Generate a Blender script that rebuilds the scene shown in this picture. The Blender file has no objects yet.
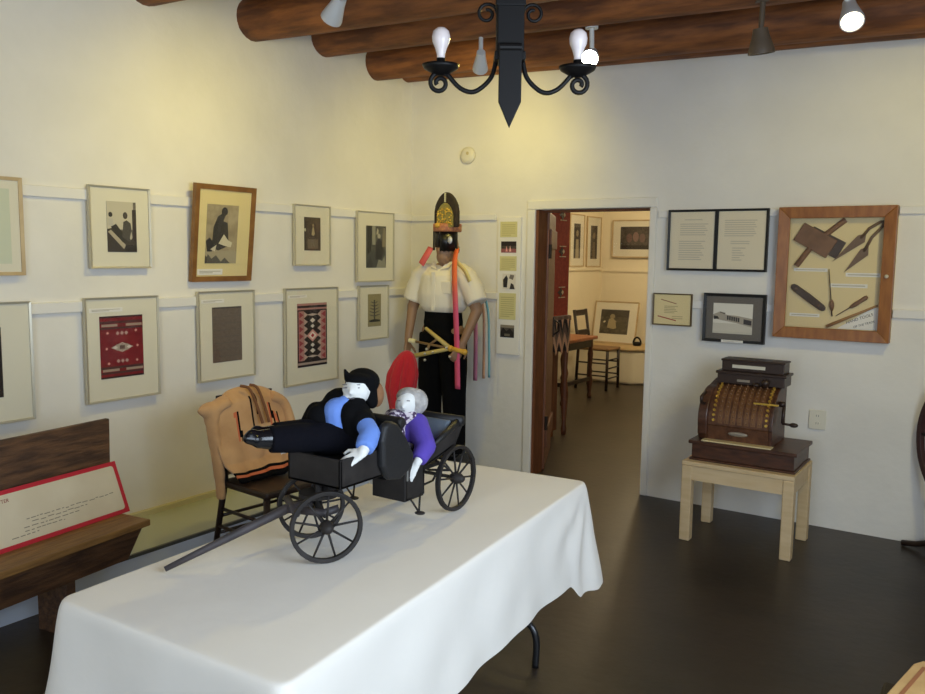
import bpy, bmesh, math, random
from mathutils import Vector, Matrix, noise
random.seed(7)
scene = bpy.context.scene
C = scene.collection
PI = math.pi

# ------------------------------------------------------------------ helpers
def lin(c):
    c = c / 255.0
    return c / 12.92 if c <= 0.04045 else ((c + 0.055) / 1.055) ** 2.4
def rgb(r, g, b): return (lin(r), lin(g), lin(b), 1.0)

MATS = {}
def mat(name, col, rough=0.6, metal=0.0, col2=None, scale=8.0, stretch=(1, 1, 1), bump=0.0, bscale=40.0,
        detail=4.0, spec=0.5, lo=0.35, hi=0.65, sheen=0.0):
    if name in MATS: return MATS[name]
    m = bpy.data.materials.new(name); m.use_nodes = True
    nt = m.node_tree; N = nt.nodes; L = nt.links
    b = N['Principled BSDF']
    b.inputs['Base Color'].default_value = rgb(*col)
    b.inputs['Roughness'].default_value = rough
    b.inputs['Metallic'].default_value = metal
    b.inputs['Specular IOR Level'].default_value = spec
    if sheen: b.inputs['Sheen Weight'].default_value = sheen
    if col2 or bump:
        tc = N.new('ShaderNodeTexCoord'); mp = N.new('ShaderNodeMapping')
        mp.inputs['Scale'].default_value = stretch
        L.new(tc.outputs['Object'], mp.inputs['Vector'])
    if col2:
        nz = N.new('ShaderNodeTexNoise'); nz.inputs['Scale'].default_value = scale
        nz.inputs['Detail'].default_value = detail
        L.new(mp.outputs[0], nz.inputs['Vector'])
        cr = N.new('ShaderNodeValToRGB')
        cr.color_ramp.elements[0].position = lo; cr.color_ramp.elements[1].position = hi
        cr.color_ramp.elements[0].color = rgb(*col); cr.color_ramp.elements[1].color = rgb(*col2)
        L.new(nz.outputs['Fac'], cr.inputs['Fac']); L.new(cr.outputs['Color'], b.inputs['Base Color'])
    if bump:
        n2 = N.new('ShaderNodeTexNoise'); n2.inputs['Scale'].default_value = bscale; n2.inputs['Detail'].default_value = 5
        L.new(mp.outputs[0], n2.inputs['Vector'])
        bp = N.new('ShaderNodeBump'); bp.inputs['Strength'].default_value = bump; bp.inputs['Distance'].default_value = 0.02
        L.new(n2.outputs['Fac'], bp.inputs['Height']); L.new(bp.outputs['Normal'], b.inputs['Normal'])
    MATS[name] = m
    return m

def glow(name, col, strength):
    m = bpy.data.materials.new(name); m.use_nodes = True
    b = m.node_tree.nodes['Principled BSDF']
    b.inputs['Base Color'].default_value = rgb(*col)
    b.inputs['Emission Color'].default_value = rgb(*col)
    b.inputs['Emission Strength'].default_value = strength
    return m

def pane(name, gloss=0.05, tint=(255, 255, 255)):
    m = bpy.data.materials.new(name); m.use_nodes = True
    nt = m.node_tree; nt.nodes.clear()
    o = nt.nodes.new('ShaderNodeOutputMaterial'); mx = nt.nodes.new('ShaderNodeMixShader')
    t = nt.nodes.new('ShaderNodeBsdfTransparent'); g = nt.nodes.new('ShaderNodeBsdfGlossy')
    lw = nt.nodes.new('ShaderNodeLayerWeight'); lw.inputs['Blend'].default_value = .5
    pw = nt.nodes.new('ShaderNodeMath'); pw.operation = 'POWER'; pw.inputs[1].default_value = 4.0
    fr = nt.nodes.new('ShaderNodeMath'); fr.operation = 'MULTIPLY_ADD'; fr.inputs[1].default_value = .35; fr.inputs[2].default_value = .02
    nt.links.new(lw.outputs['Facing'], pw.inputs[0]); nt.links.new(pw.outputs[0], fr.inputs[0])
    t.inputs['Color'].default_value = rgb(*tint); g.inputs['Roughness'].default_value = gloss
    nt.links.new(fr.outputs[0], mx.inputs[0]); nt.links.new(t.outputs[0], mx.inputs[1]); nt.links.new(g.outputs[0], mx.inputs[2])
    nt.links.new(mx.outputs[0], o.inputs[0])
    return m

def chain(p):
    m = Matrix()
    while p is not None:
        loc, rz = p.location, p.rotation_euler
        m = Matrix.LocRotScale(loc, rz, p.scale) @ m
        p = p.parent
    return m

def thing(name, label, cat, loc=(0, 0, 0), rz=0.0, group=None, rx=0.0, ry=0.0):
    o = bpy.data.objects.new(name, None); C.objects.link(o)
    o.empty_display_size = 0.05
    o.location = loc; o.rotation_euler = (rx, ry, rz)
    o['label'] = label; o['category'] = cat
    if group: o['group'] = group
    return o
def tag(o, label, cat, group=None):
    o['label'] = label; o['category'] = cat
    if group: o['group'] = group
    return o

def finish(name, me, mats, parent, world, smooth):
    for m in (mats if isinstance(mats, (list, tuple)) else [mats]): me.materials.append(m)
    if parent is not None and world: me.transform(chain(parent).inverted())
    if smooth:
        for p in me.polygons: p.use_smooth = True
    o = bpy.data.objects.new(name, me); C.objects.link(o)
    if parent is not None: o.parent = parent
    return o
def obj(name, bm, mats, parent=None, world=False, smooth=False, bevel=0.0, seg=2, sub=0, auto=False):
    bmesh.ops.recalc_face_normals(bm, faces=bm.faces)
    me = bpy.data.meshes.new(name); bm.to_mesh(me); bm.free()
    o = finish(name, me, mats, parent, world, smooth)
    if bevel:
        md = o.modifiers.new('bevel', 'BEVEL'); md.width = bevel; md.segments = seg; md.limit_method = 'ANGLE'; md.angle_limit = 0.7
    if sub:
        md = o.modifiers.new('sub', 'SUBSURF'); md.levels = sub; md.render_levels = sub
    return o
def struct(name, bm, m, parent=None, **k):
    o = obj(name, bm, m, parent, **k)
    o['kind'] = 'structure'
    return o
def sculpt(name, bm, mats, parent=None, world=False, voxel=0.01, smooth=4, pick=None):
    """one continuous surface out of overlapping shapes"""
    bmesh.ops.recalc_face_normals(bm, faces=bm.faces)
    me = bpy.data.meshes.new(name); bm.to_mesh(me); bm.free()
    o = bpy.data.objects.new(name, me); C.objects.link(o)
    r = o.modifiers.new('r', 'REMESH'); r.mode = 'VOXEL'; r.voxel_size = voxel
    s = o.modifiers.new('s', 'SMOOTH'); s.factor = 0.5; s.iterations = smooth
    dg = bpy.context.evaluated_depsgraph_get(); dg.update()
    me2 = bpy.data.meshes.new_from_object(o.evaluated_get(dg))
    bpy.data.objects.remove(o); bpy.data.meshes.remove(me)
    me2.name = name
    if pick:
        for p in me2.polygons: p.material_index = pick(p.center)
    me2.materials.clear()
    return finish(name, me2, mats, parent, world, True)

def B(): return bmesh.new()
def faces(bm, vs, fs, mi=0):
    v = [bm.verts.new(p) for p in vs]
    for f in fs:
        try:
            q = bm.faces.new([v[i] for i in f]); q.material_index = mi
        except ValueError: pass
    return v
BOXF = [(0, 1, 3, 2), (4, 6, 7, 5), (0, 4, 5, 1), (2, 3, 7, 6), (0, 2, 6, 4), (1, 5, 7, 3)]
def box(bm, x0, x1, y0, y1, z0, z1, mi=0, M=None):
    vs = [Vector((x, y, z)) for x in (x0, x1) for y in (y0, y1) for z in (z0, z1)]
    if M: vs = [M @ v for v in vs]
    faces(bm, vs, BOXF, mi)
def hexa(bm, pts, mi=0):          # 8 corners in the order of box()
    faces(bm, pts, BOXF, mi)
def prism(bm, poly, axis, a0, a1, mi=0, M=None):
    """polygon extruded along an axis; poly gives the other two coordinates in order"""
    def P(q, a):
        v = {'x': (a, q[0], q[1]), 'y': (q[0], a, q[1]), 'z': (q[0], q[1], a)}[axis]
        v = Vector(v)
        return M @ v if M else v
    n = len(poly)
    vs = [P(q, a0) for q in poly] + [P(q, a1) for q in poly]
    faces(bm, vs, [tuple(range(n))[::-1], tuple(range(n, 2 * n))] + [(i, (i + 1) % n, n + (i + 1) % n, n + i) for i in range(n)], mi)
def frame_of(d):
    d = Vector(d).normalized()
    a = Vector((0, 0, 1)) if abs(d.z) < 0.9 else Vector((1, 0, 0))
    u = d.cross(a).normalized(); w = u.cross(d).normalized()
    return d, u, w
def tube(bm, pts, r, n=10, mi=0, cap=True, flat=1.0):
    pts = [Vector(p) for p in pts]
    rs = r if isinstance(r, (list, tuple)) else [r] * len(pts)
    rings = []; u = None
    for i, p in enumerate(pts):
        t = (pts[min(i + 1, len(pts) - 1)] - pts[max(i - 1, 0)])
        if t.length < 1e-9: t = Vector((0, 0, 1))
        t.normalize()
        if u is None:
            _, u, w = frame_of(t); w = t.cross(u)
        else:
            u = (u - t * u.dot(t))
            if u.length < 1e-6: _, u, w = frame_of(t)
            u.normalize(); w = t.cross(u)
        rings.append([bm.verts.new(p + rs[i] * (math.cos(2 * PI * k / n) * u + flat * math.sin(2 * PI * k / n) * w)) for k in range(n)])
    for a, b in zip(rings, rings[1:]):
        for k in range(n):
            f = bm.faces.new((a[k], a[(k + 1) % n], b[(k + 1) % n], b[k])); f.material_index = mi
    if cap:
        f = bm.faces.new(rings[0][::-1]); f.material_index = mi
        f = bm.faces.new(rings[-1]); f.material_index = mi
def ell(bm, c, r, mi=0, n=14, M=None):
    if not isinstance(r, (list, tuple)): r = (r, r, r)
    T = Matrix.Translation(c) @ (M if M else Matrix()) @ Matrix.Diagonal((r[0], r[1], r[2], 1))
    g = bmesh.ops.create_uvsphere(bm, u_segments=n, v_segments=max(6, n * 2 // 3), radius=1.0, matrix=T)
    for v in g['verts']:
        for f in v.link_faces: f.material_index = mi
def cap(bm, a, b, ra, rb, n=12):       # tapered limb with round ends
    tube(bm, [a, b], [ra, rb], n); ell(bm, a, ra, n=n); ell(bm, b, rb, n=n)
def lathe(bm, prof, M=None, n=20, mi=0):
    M = M or Matrix()
    rings = []
    for r, z in prof:
        if r < 1e-6: rings.append([bm.verts.new(M @ Vector((0, 0, z)))])
        else: rings.append([bm.verts.new(M @ Vector((r * math.cos(2 * PI * k / n), r * math.sin(2 * PI * k / n), z))) for k in range(n)])
    for a, b in zip(rings, rings[1:]):
        for k in range(n):
            k2 = (k + 1) % n
            q = [a[k % len(a)], a[k2 % len(a)], b[k2 % len(b)], b[k % len(b)]]
            q = list(dict.fromkeys(q))
            if len(q) > 2:
                f = bm.faces.new(q); f.material_index = mi
    for rg, s in ((rings[0], 1), (rings[-1], 0)):
        if len(rg) > 2:
            f = bm.faces.new(rg[::-1] if s else rg); f.material_index = mi
def aim(p, d):
    """matrix that puts the local z axis along d at p"""
    d, u, w = frame_of(d)
    m = Matrix((u, w, d)).transposed().to_4x4(); m.translation = p
    return m
def grid(bm, fn, nu, nv, mi=0, pick=None):
    vs = [[bm.verts.new(fn(i / nu, j / nv)) for j in range(nv + 1)] for i in range(nu + 1)]
    for i in range(nu):
        for j in range(nv):
            f = bm.faces.new((vs[i][j], vs[i + 1][j], vs[i + 1][j + 1], vs[i][j + 1]))
            f.material_index = pick((i + .5) / nu, (j + .5) / nv) if pick else mi
def solid(o, t, off=0.0):
    md = o.modifiers.new('thick', 'SOLIDIFY'); md.thickness = t; md.offset = off
    return o

# ------------------------------------------------------------------ materials
M_wall = mat('plaster', (236, 232, 224), 0.85, col2=(228, 224, 216), scale=2.0, bump=0.25, bscale=9, spec=0.2)
M_rail = mat('rail_white', (232, 229, 224), 0.6, spec=0.3)
M_far = mat('far_plaster', (238, 226, 196), 0.85, bump=0.2, bscale=9, spec=0.2)
M_floor = mat('concrete_floor', (38, 31, 25), 0.38, col2=(62, 50, 39), scale=2.2, detail=8, bump=0.06, bscale=20, spec=0.45, lo=.3, hi=.75)
M_log = mat('viga_wood', (96, 56, 32), 0.7, col2=(150, 92, 48), scale=5, stretch=(0.7, 4, 4), bump=0.35, bscale=12, detail=6)
M_plank = mat('ceiling_plank', (86, 54, 34), 0.7, col2=(108, 70, 44), scale=6, stretch=(6, 0.6, 6))
M_iron = mat('black_iron', (18, 17, 18), 0.5, 0.3, spec=0.4)
M_blk = mat('black_paint', (20, 20, 22), 0.5)
M_bulb = mat('bulb_glass', (240, 228, 226), 0.25)
M_whitemetal = mat('white_enamel', (215, 215, 212), 0.4)
M_brownmetal = mat('brown_enamel', (92, 78, 62), 0.5)
M_alu = mat('frame_silver', (196, 190, 172), 0.35, 0.45)
M_pale = mat('frame_pale_wood', (202, 178, 136), 0.5, col2=(188, 162, 120), scale=8)
M_gold = mat('frame_brown_wood', (148, 104, 54), 0.45, col2=(122, 82, 42), scale=10)
M_blackframe = mat('frame_black', (16, 15, 15), 0.4)
M_oak = mat('case_oak', (160, 102, 46), 0.42, col2=(136, 82, 34), scale=9, stretch=(4, 4, 0.8))
M_mat = mat('mat_board', (226, 220, 200), 0.8)
M_cream = mat('mat_cream', (226, 208, 152), 0.8)
M_greymat = mat('mat_grey', (104, 98, 92), 0.8)
M_paper = mat('paper', (226, 214, 188), 0.85)
M_white = mat('paper_white', (236, 232, 224), 0.85)
M_glass = pane('picture_glass')
M_cloth = mat('cloth_white', (226, 221, 212), 0.9, bump=0.15, bscale=7, spec=0.15, sheen=0.1)
M_oldwood = mat('bench_wood', (108, 76, 50), 0.6, col2=(70, 48, 34), scale=7, stretch=(1, 6, 6), bump=0.3, bscale=14)
M_seatwood = mat('bench_seat_wood', (150, 112, 62), 0.5, col2=(120, 86, 48), scale=7, stretch=(1, 8, 8), bump=0.15, bscale=14)
M_redbrd = mat('red_border', (196, 34, 52), 0.6)
M_signpaper = mat('sign_paper', (226, 214, 186), 0.8, col2=(216, 202, 172), scale=5)
M_ink = mat('faded_ink', (150, 140, 122), 0.9)
M_redink = mat('red_ink', (150, 60, 50), 0.9)
M_dkink = mat('dark_ink', (60, 52, 46), 0.9)
M_dkwood = mat('dark_chair_wood', (34, 25, 20), 0.45, col2=(50, 34, 26), scale=8)
M_carr = mat('carriage_paint', (30, 27, 26), 0.6, col2=(46, 42, 40), scale=14, spec=.3)
M_carrgrey = mat('carriage_worn_wood', (66, 60, 62), 0.6, col2=(48, 44, 46), scale=14, stretch=(1, 1, 1))
M_leather = mat('black_leather', (20, 20, 22), 0.58, bump=0.15, bscale=25)
M_bluegrey = mat('grey_cushion', (96, 108, 120), 0.6)
M_black = mat('black_cloth', (12, 12, 14), 0.95, bump=0.3, bscale=16, spec=0.12)
M_navy = mat('navy_cloth', (13, 13, 20), 0.95, bump=0.3, bscale=20, spec=0.12)
M_blue = mat('blue_shirt', (104, 140, 216), 0.85, bump=0.2, bscale=30)
M_dollwhite = mat('doll_cotton', (226, 226, 222), 0.85, bump=0.1, bscale=40)
M_purple = mat('purple_coat', (86, 66, 168), 0.9, bump=0.2, bscale=30)
M_shoe = mat('shoe_polish', (16, 17, 22), 0.2)
M_greyhair = mat('grey_wool', (186, 182, 178), 0.9, col2=(150, 146, 142), scale=40, bump=0.4, bscale=60)
M_brownhair = mat('brown_hair', (136, 96, 62), 0.8, bump=0.4, bscale=60)
M_tan = mat('tan_wool', (206, 160, 110), 0.9, col2=(190, 144, 96), scale=9, bump=0.3, bscale=14, sheen=0.2)
M_orange = mat('orange_stripe', (206, 110, 70), 0.9)
M_redcloth = mat('red_felt', (190, 28, 36), 0.9, bump=0.3, bscale=14, sheen=0.2)
M_skin = mat('mannequin_skin', (150, 116, 88), 0.55)
M_skindk = mat('mannequin_face', (84, 66, 56), 0.6)
M_shirt = mat('white_shirt', (232, 224, 206), 0.85, bump=0.2, bscale=12)
M_yellow = mat('yellow_paint', (214, 166, 62), 0.5)
M_yellowpale = mat('worn_yellow_wood', (198, 176, 104), 0.55)
M_brass = mat('brass', (222, 184, 84), 0.3, 0.7)
M_regwood = mat('register_wood', (84, 50, 32), 0.4, col2=(60, 36, 24), scale=12, stretch=(1, 4, 4), spec=0.5)
M_regmetal = mat('register_bronze', (112, 74, 50), 0.4, 0.35, col2=(84, 54, 38), scale=30)
M_regdark = mat('register_dark_bronze', (58, 44, 38), 0.4, 0.3)
M_marble = mat('cream_marble', (214, 196, 150), 0.3)
M_standwood = mat('blond_wood', (214, 188, 146), 0.5, col2=(204, 176, 132), scale=6, stretch=(1, 6, 6))
M_plastic = mat('ivory_plastic', (226, 220, 202), 0.4)
M_slot = mat('slot_dark', (60, 56, 50), 0.6)
M_steel = mat('grey_steel', (70, 70, 72), 0.3, 0.8)
M_oldsteel = mat('old_steel', (110, 86, 66), 0.5, 0.3)
M_toolwood = mat('tool_wood', (128, 92, 66), 0.6, col2=(108, 76, 52), scale=20)
M_toolmid = mat('tool_pale_wood', (164, 122, 76), 0.6)
M_tooldk = mat('tool_dark_wood', (66, 50, 40), 0.5)
M_caseback = mat('case_linen', (228, 208, 160), 0.85)
M_door = mat('door_wood', (122, 72, 42), 0.5, col2=(98, 56, 32), scale=7, stretch=(6, 6, 0.7), bump=0.15, bscale=12)
M_hinge = mat('hinge_iron', (44, 32, 24), 0.5, 0.5)
M_tan2 = mat('tan_board', (196, 160, 106), 0.55, col2=(180, 142, 90), scale=8)
M_edge = mat('brown_edging', (146, 92, 58), 0.6)
M_caseglass = mat('greenish_glass_top', (188, 192, 168), 0.15, spec=0.5)
M_ytrim = mat('yellow_trim', (206, 198, 156), 0.6)
M_plinth = mat('plinth_white', (216, 226, 242), 0.8)
M_dkedge = mat('dark_edge', (86, 88, 84), 0.6)

COLM = {}
def cm(c):
    c = tuple(c)
    if c not in COLM: COLM[c] = mat('ink_%d_%d_%d' % c, c, 0.75)
    return COLM[c]

# ------------------------------------------------------------------ the room
bm = B(); box(bm, -1.2, 4.9, -6.8, 5.4, -0.1, 0); struct('floor', bm, M_floor)
bm = B()                        # left wall, slightly uneven plaster
box(bm, -0.2, 0, -6.8, 0.12, -0.1, 3.3); struct('wall_left', bm, M_wall)
T = 0.13
bm = B()
box(bm, 0, 1.10, 0, T, -0.1, 3.3); box(bm, 1.94, 4.9, 0, T, -0.1, 3.3); box(bm, 1.10, 1.94, 0, T, 1.90, 3.3)
struct('wall_back', bm, M_wall)
bm = B()
box(bm, 4.9, 5.1, -6.8, -4.8, -0.1, 3.3); box(bm, 4.9, 5.1, -3.0, 5.4, -0.1, 3.3); box(bm, 4.9, 5.1, -4.8, -3.0, -0.1, 1.05); box(bm, 4.9, 5.1, -4.8, -3.0, 2.35, 3.3)
struct('wall_right', bm, M_wall)  # right wall, with the opening of an assumed window
bm = B()
box(bm, 4.98, 5.02, -4.8, -3.0, 1.05, 1.1); box(bm, 4.98, 5.02, -4.8, -3.0, 2.3, 2.35); box(bm, 4.98, 5.02, -4.8, -4.75, 1.1, 2.3); box(bm, 4.98, 5.02, -3.05, -3.0, 1.1, 2.3); box(bm, 4.98, 5.02, -3.92, -3.88, 1.1, 2.3)
struct('assumed_window_2', bm, M_rail)  # assumed window out of view, added for daylight from the right
bm = B()                        # wall behind the photographer, with an assumed, unseen window for the daylight
wx0, wx1, wz0, wz1 = 2.6, 4.4, 0.8, 2.2
box(bm, -0.2, wx0, -6.8, -6.6, -0.1, 3.3); box(bm, wx1, 4.9, -6.8, -6.6, -0.1, 3.3)
box(bm, wx0, wx1, -6.8, -6.6, -0.1, wz0); box(bm, wx0, wx1, -6.8, -6.6, wz1, 3.3)
struct('wall_front', bm, M_wall)
bm = B()
box(bm, wx0, wx1, -6.72, -6.68, wz0, wz0 + .05); box(bm, wx0, wx1, -6.72, -6.68, wz1 - .05, wz1)
box(bm, wx0, wx0 + .05, -6.72, -6.68, wz0, wz1); box(bm, wx1 - .05, wx1, -6.72, -6.68, wz0, wz1); box(bm, 3.48, 3.52, -6.72, -6.68, wz0, wz1)
struct('assumed_window_1', bm, M_rail)  # assumed window out of view, added for daylight from behind
# ceiling of boards, falling a little towards the right
SL = 0.033
bm = B()
hexa(bm, [(-0.2, -6.8, 3.10), (-0.2, -6.8, 3.2), (-0.2, 0.13, 3.10), (-0.2, 0.13, 3.2),
          (5.1, -6.8, 3.10 - SL * 5.3), (5.1, -6.8, 3.2 - SL * 5.3), (5.1, 0.13, 3.10 - SL * 5.3), (5.1, 0.13, 3.2 - SL * 5.3)])
struct('ceiling', bm, M_plank)

# plaster surround of the doorway
bm = B()
box(bm, 1.035, 1.10, -0.018, 0.02, 0, 1.90); box(bm, 1.94, 1.985, -0.018, 0.02, 0, 1.90); box(bm, 1.035, 1.985, -0.018, 0.02, 1.90, 1.965)
struct('trim_1', bm, M_wall, bevel=0.008)
# hanging rails
def rail(n, M, x0, x1, z0, z1):
    bm = B(); box(bm, x0, x1, -0.02, 0, z0, z1, M=M); struct('trim_%d' % n, bm, M_rail, bevel=0.004)
ML = Matrix.Rotation(PI / 2, 4, 'Z')
rail(2, ML, -6.4, 0, 1.832, 1.885); rail(3, ML, -6.4, 0, 1.268, 1.322)
MI = Matrix()
rail(4, MI, 0, 0.78, 1.832, 1.875); rail(5, MI, 0, 0.80, 1.262, 1.31)
rail(6, MI, 2.0, 2.755, 1.832, 1.875); rail(7, MI, 2.0, 2.755, 1.262, 1.31); rail(16, MI, 3.376, 4.9, 1.832, 1.875); rail(17, MI, 3.376, 4.9, 1.262, 1.31)
# low glass-topped plinth along the left wall
bm = B(); box(bm, 0, 0.50, -5.6, -0.62, 0, 0.11); struct('baseboard_left', bm, M_plinth)
bm = B(); box(bm, 0.03, 0.485, -5.59, -0.63, 0.11, 0.122); struct('trim_8', bm, M_caseglass)
bm = B(); box(bm, 0.0, 0.03, -5.6, -0.62, 0.11, 0.15); struct('trim_9', bm, M_ytrim)
bm = B(); box(bm, 0.485, 0.502, -5.6, -0.62, 0.108, 0.124); struct('trim_10', bm, M_dkedge)

# ------------------------------------------------------------------ far room
XL, YB = -0.72, 5.14
bm = B(); box(bm, XL - 0.2, XL, T, 5.4, -0.1, 3.3); struct('wall_far_left', bm, M_far)
bm = B(); box(bm, XL, 4.9, YB, 5.4, -0.1, 3.3); struct('wall_far_back', bm, M_far)
bm = B(); box(bm, XL - .2, -0.0, T - .01, T + 0.03, -0.1, 3.3); struct('wall_far_front', bm, M_far)
bm = B(); box(bm, XL, 4.9, T, YB, 2.7, 2.8); struct('ceiling_far', bm, M_rail)
bm = B(); prism(bm, [(XL, 4.46), (0.02, 4.46), (0.20, 4.62), (1.2, 4.62), (1.2, YB), (XL, YB)], 'z', 0, 0.42); struct('trim_11', bm, M_far, bevel=0.03)
bm = B(); prism(bm, [(XL, 4.44), (0.03, 4.44), (0.21, 4.60), (1.2, 4.60), (1.2, YB), (XL, YB)], 'z', 0.42, 0.458)
struct('trim_12', bm, mat('clay_seat', (186, 160, 116), 0.8), bevel=0.012)
bm = B(); box(bm, XL, XL + .02, 0.3, YB, 1.40, 1.445); struct('trim_13', bm, M_far)
bm = B(); box(bm, XL, 4.9, YB - .02, YB, 1.385, 1.43); struct('trim_14', bm, M_far)

# door: leaf swung into the far room
ang = math.atan2(0.80, -0.36)
dr = bpy.data.objects.new('door_1', None); C.objects.link(dr); dr.location = (1.115, 0.135, 0.012); dr.rotation_euler = (0, 0, ang); dr['kind'] = 'structure'
bm = B()
for k in range(5): box(bm, 0.002 + k * .152, 0.150 + k * .152, -0.02, 0.02, 0, 1.88)
obj('door_leaf', bm, M_door, dr, bevel=0.004)
bm = B()
box(bm, 0.03, 0.74, -0.035, -0.02, 1.62, 1.76); box(bm, 0.03, 0.74, -0.035, -0.02, 0.16, 0.30)
obj('door_batten', bm, M_door, dr, bevel=0.004)
for z in (1.55, 0.30):
    bm = B(); tube(bm, [(0.0, -0.028, z), (0.0, -0.028, z + .1)], 0.012, 10); box(bm, 0, 0.16, -0.026, -0.021, z + .03, z + .07)
    obj('door_hinge', bm, M_hinge, dr)
bm = B(); box(bm, 0.66, 0.70, -0.03, -0.02, 0.92, 1.08); tube(bm, [(0.68, -0.03, 0.94), (0.68, -0.07, 0.97), (0.68, -0.07, 1.03), (0.68, -0.03, 1.06)], 0.007, 8)
obj('door_handle', bm, M_hinge, dr)
bm = B(); box(bm, 1.10, 1.122, 0.0, T, 0, 1.90); box(bm, 1.122, 1.94, 0.07, T, 1.885, 1.90); box(bm, 1.932, 1.94, 0.07, T, 0, 1.885)
struct('trim_15', bm, M_door)

# ------------------------------------------------------------------ ceiling beams
def viga(y, r, label, seed, zb=2.865):
    L_ = 4.95
    root = None
    bm = B(); n = 22; m = 40
    rings = []
    for i in range(m + 1):
        x = -0.05 + L_ * i / m
        zc = zb + r * 0.96 - SL * x + 0.012 * noise.noise((x * .7, seed * 3.1, 0))
        yc = y + 0.018 * noise.noise((x * .6, seed * 5.3, 2))
        rr = r * (1 + 0.05 * noise.noise((x * .5, seed, 7)))
        ring = []
        for k in range(n):
            a = 2 * PI * k / n
            q = rr * (1 + 0.035 * noise.noise((x * 1.4, math.cos(a) * 1.4 + seed, math.sin(a) * 1.4)))
            ring.append(bm.verts.new((x, yc + q * math.cos(a), zc + q * math.sin(a))))
        rings.append(ring)
    for a, b in zip(rings, rings[1:]):
        for k in range(n): bm.faces.new((a[k], a[(k + 1) % n], b[(k + 1) % n], b[k]))
    bm.faces.new(rings[0]); bm.faces.new(rings[-1][::-1])
    o = obj('ceiling_beam', bm, M_log, smooth=True)
    return tag(o, label, 'beam', 'round log ceiling beams')
viga(-2.32, .125, 'round log beam at top left of which only the lowest edge shows above the left wall', 1, 2.875)
viga(-1.57, .126, 'thickest round log beam, foremost of those whose cut end meets the left wall', 2, 2.852)
viga(-.965, .118, 'round log beam directly behind the foremost thick log, its left end half hidden by it', 3, 2.880)
viga(-0.42, .118, 'round log beam lit orange behind the chandelier, next before the back wall', 4, 2.822)
viga(-0.06, .105, 'dark rough log beam lying right along the top of the back wall', 5, 2.868)

# ------------------------------------------------------------------ pictures
def art(parent, name, rect, base, shapes, y, label=None):
    """print: a paper rectangle whose pattern is made of coloured patches, unit coordinates from lower left"""
    x0, z0, x1, z1 = rect
    mats = [base]; idx = {}
    bm = B()
    faces(bm, [(x0, y, z0), (x1, y, z0), (x1, y, z1), (x0, y, z1), (x0, y + .002, z0), (x1, y + .002, z0), (x1, y + .002, z1), (x0, y + .002, z1)],
          [(0, 1, 2, 3), (7, 6, 5, 4), (0, 4, 5, 1), (1, 5, 6, 2), (2, 6, 7, 3), (3, 7, 4, 0)])
    for k, (poly, c) in enumerate(shapes):
        if c not in idx: idx[c] = len(mats); mats.append(cm(c))
        yy = y - 0.0002 - 0.00004 * k
        faces(bm, [(x0 + (x1 - x0) * u, yy, z0 + (z1 - z0) * v) for u, v in poly], [tuple(range(len(poly)))], idx[c])
    me = bpy.data.meshes.new(name); bm.to_mesh(me); bm.free()
    o = finish(name, me, mats, parent, False, False)
    if label: o['label'] = label
    return o
def R(u0, v0, u1, v1): return [(u0, v0), (u1, v0), (u1, v1), (u0, v1)]
def D(u, v, a, b): return [(u - a, v), (u, v - b), (u + a, v), (u, v + b)]
def O(u, v, a, b, n=14): return [(u + a * math.cos(2 * PI * k / n), v + b * math.sin(2 * PI * k / n)) for k in range(n)]

def photo_mat(name, a, b, scale=30): return mat(name, a, 0.6, col2=b, scale=scale, detail=6)
PH_mid = photo_mat('photo_mid', (120, 112, 100), (90, 84, 76))
PH_light = photo_mat('photo_light', (190, 182, 162), (164, 156, 138))
PH_dark = photo_mat('photo_dark', (54, 48, 44), (84, 76, 68))

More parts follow.
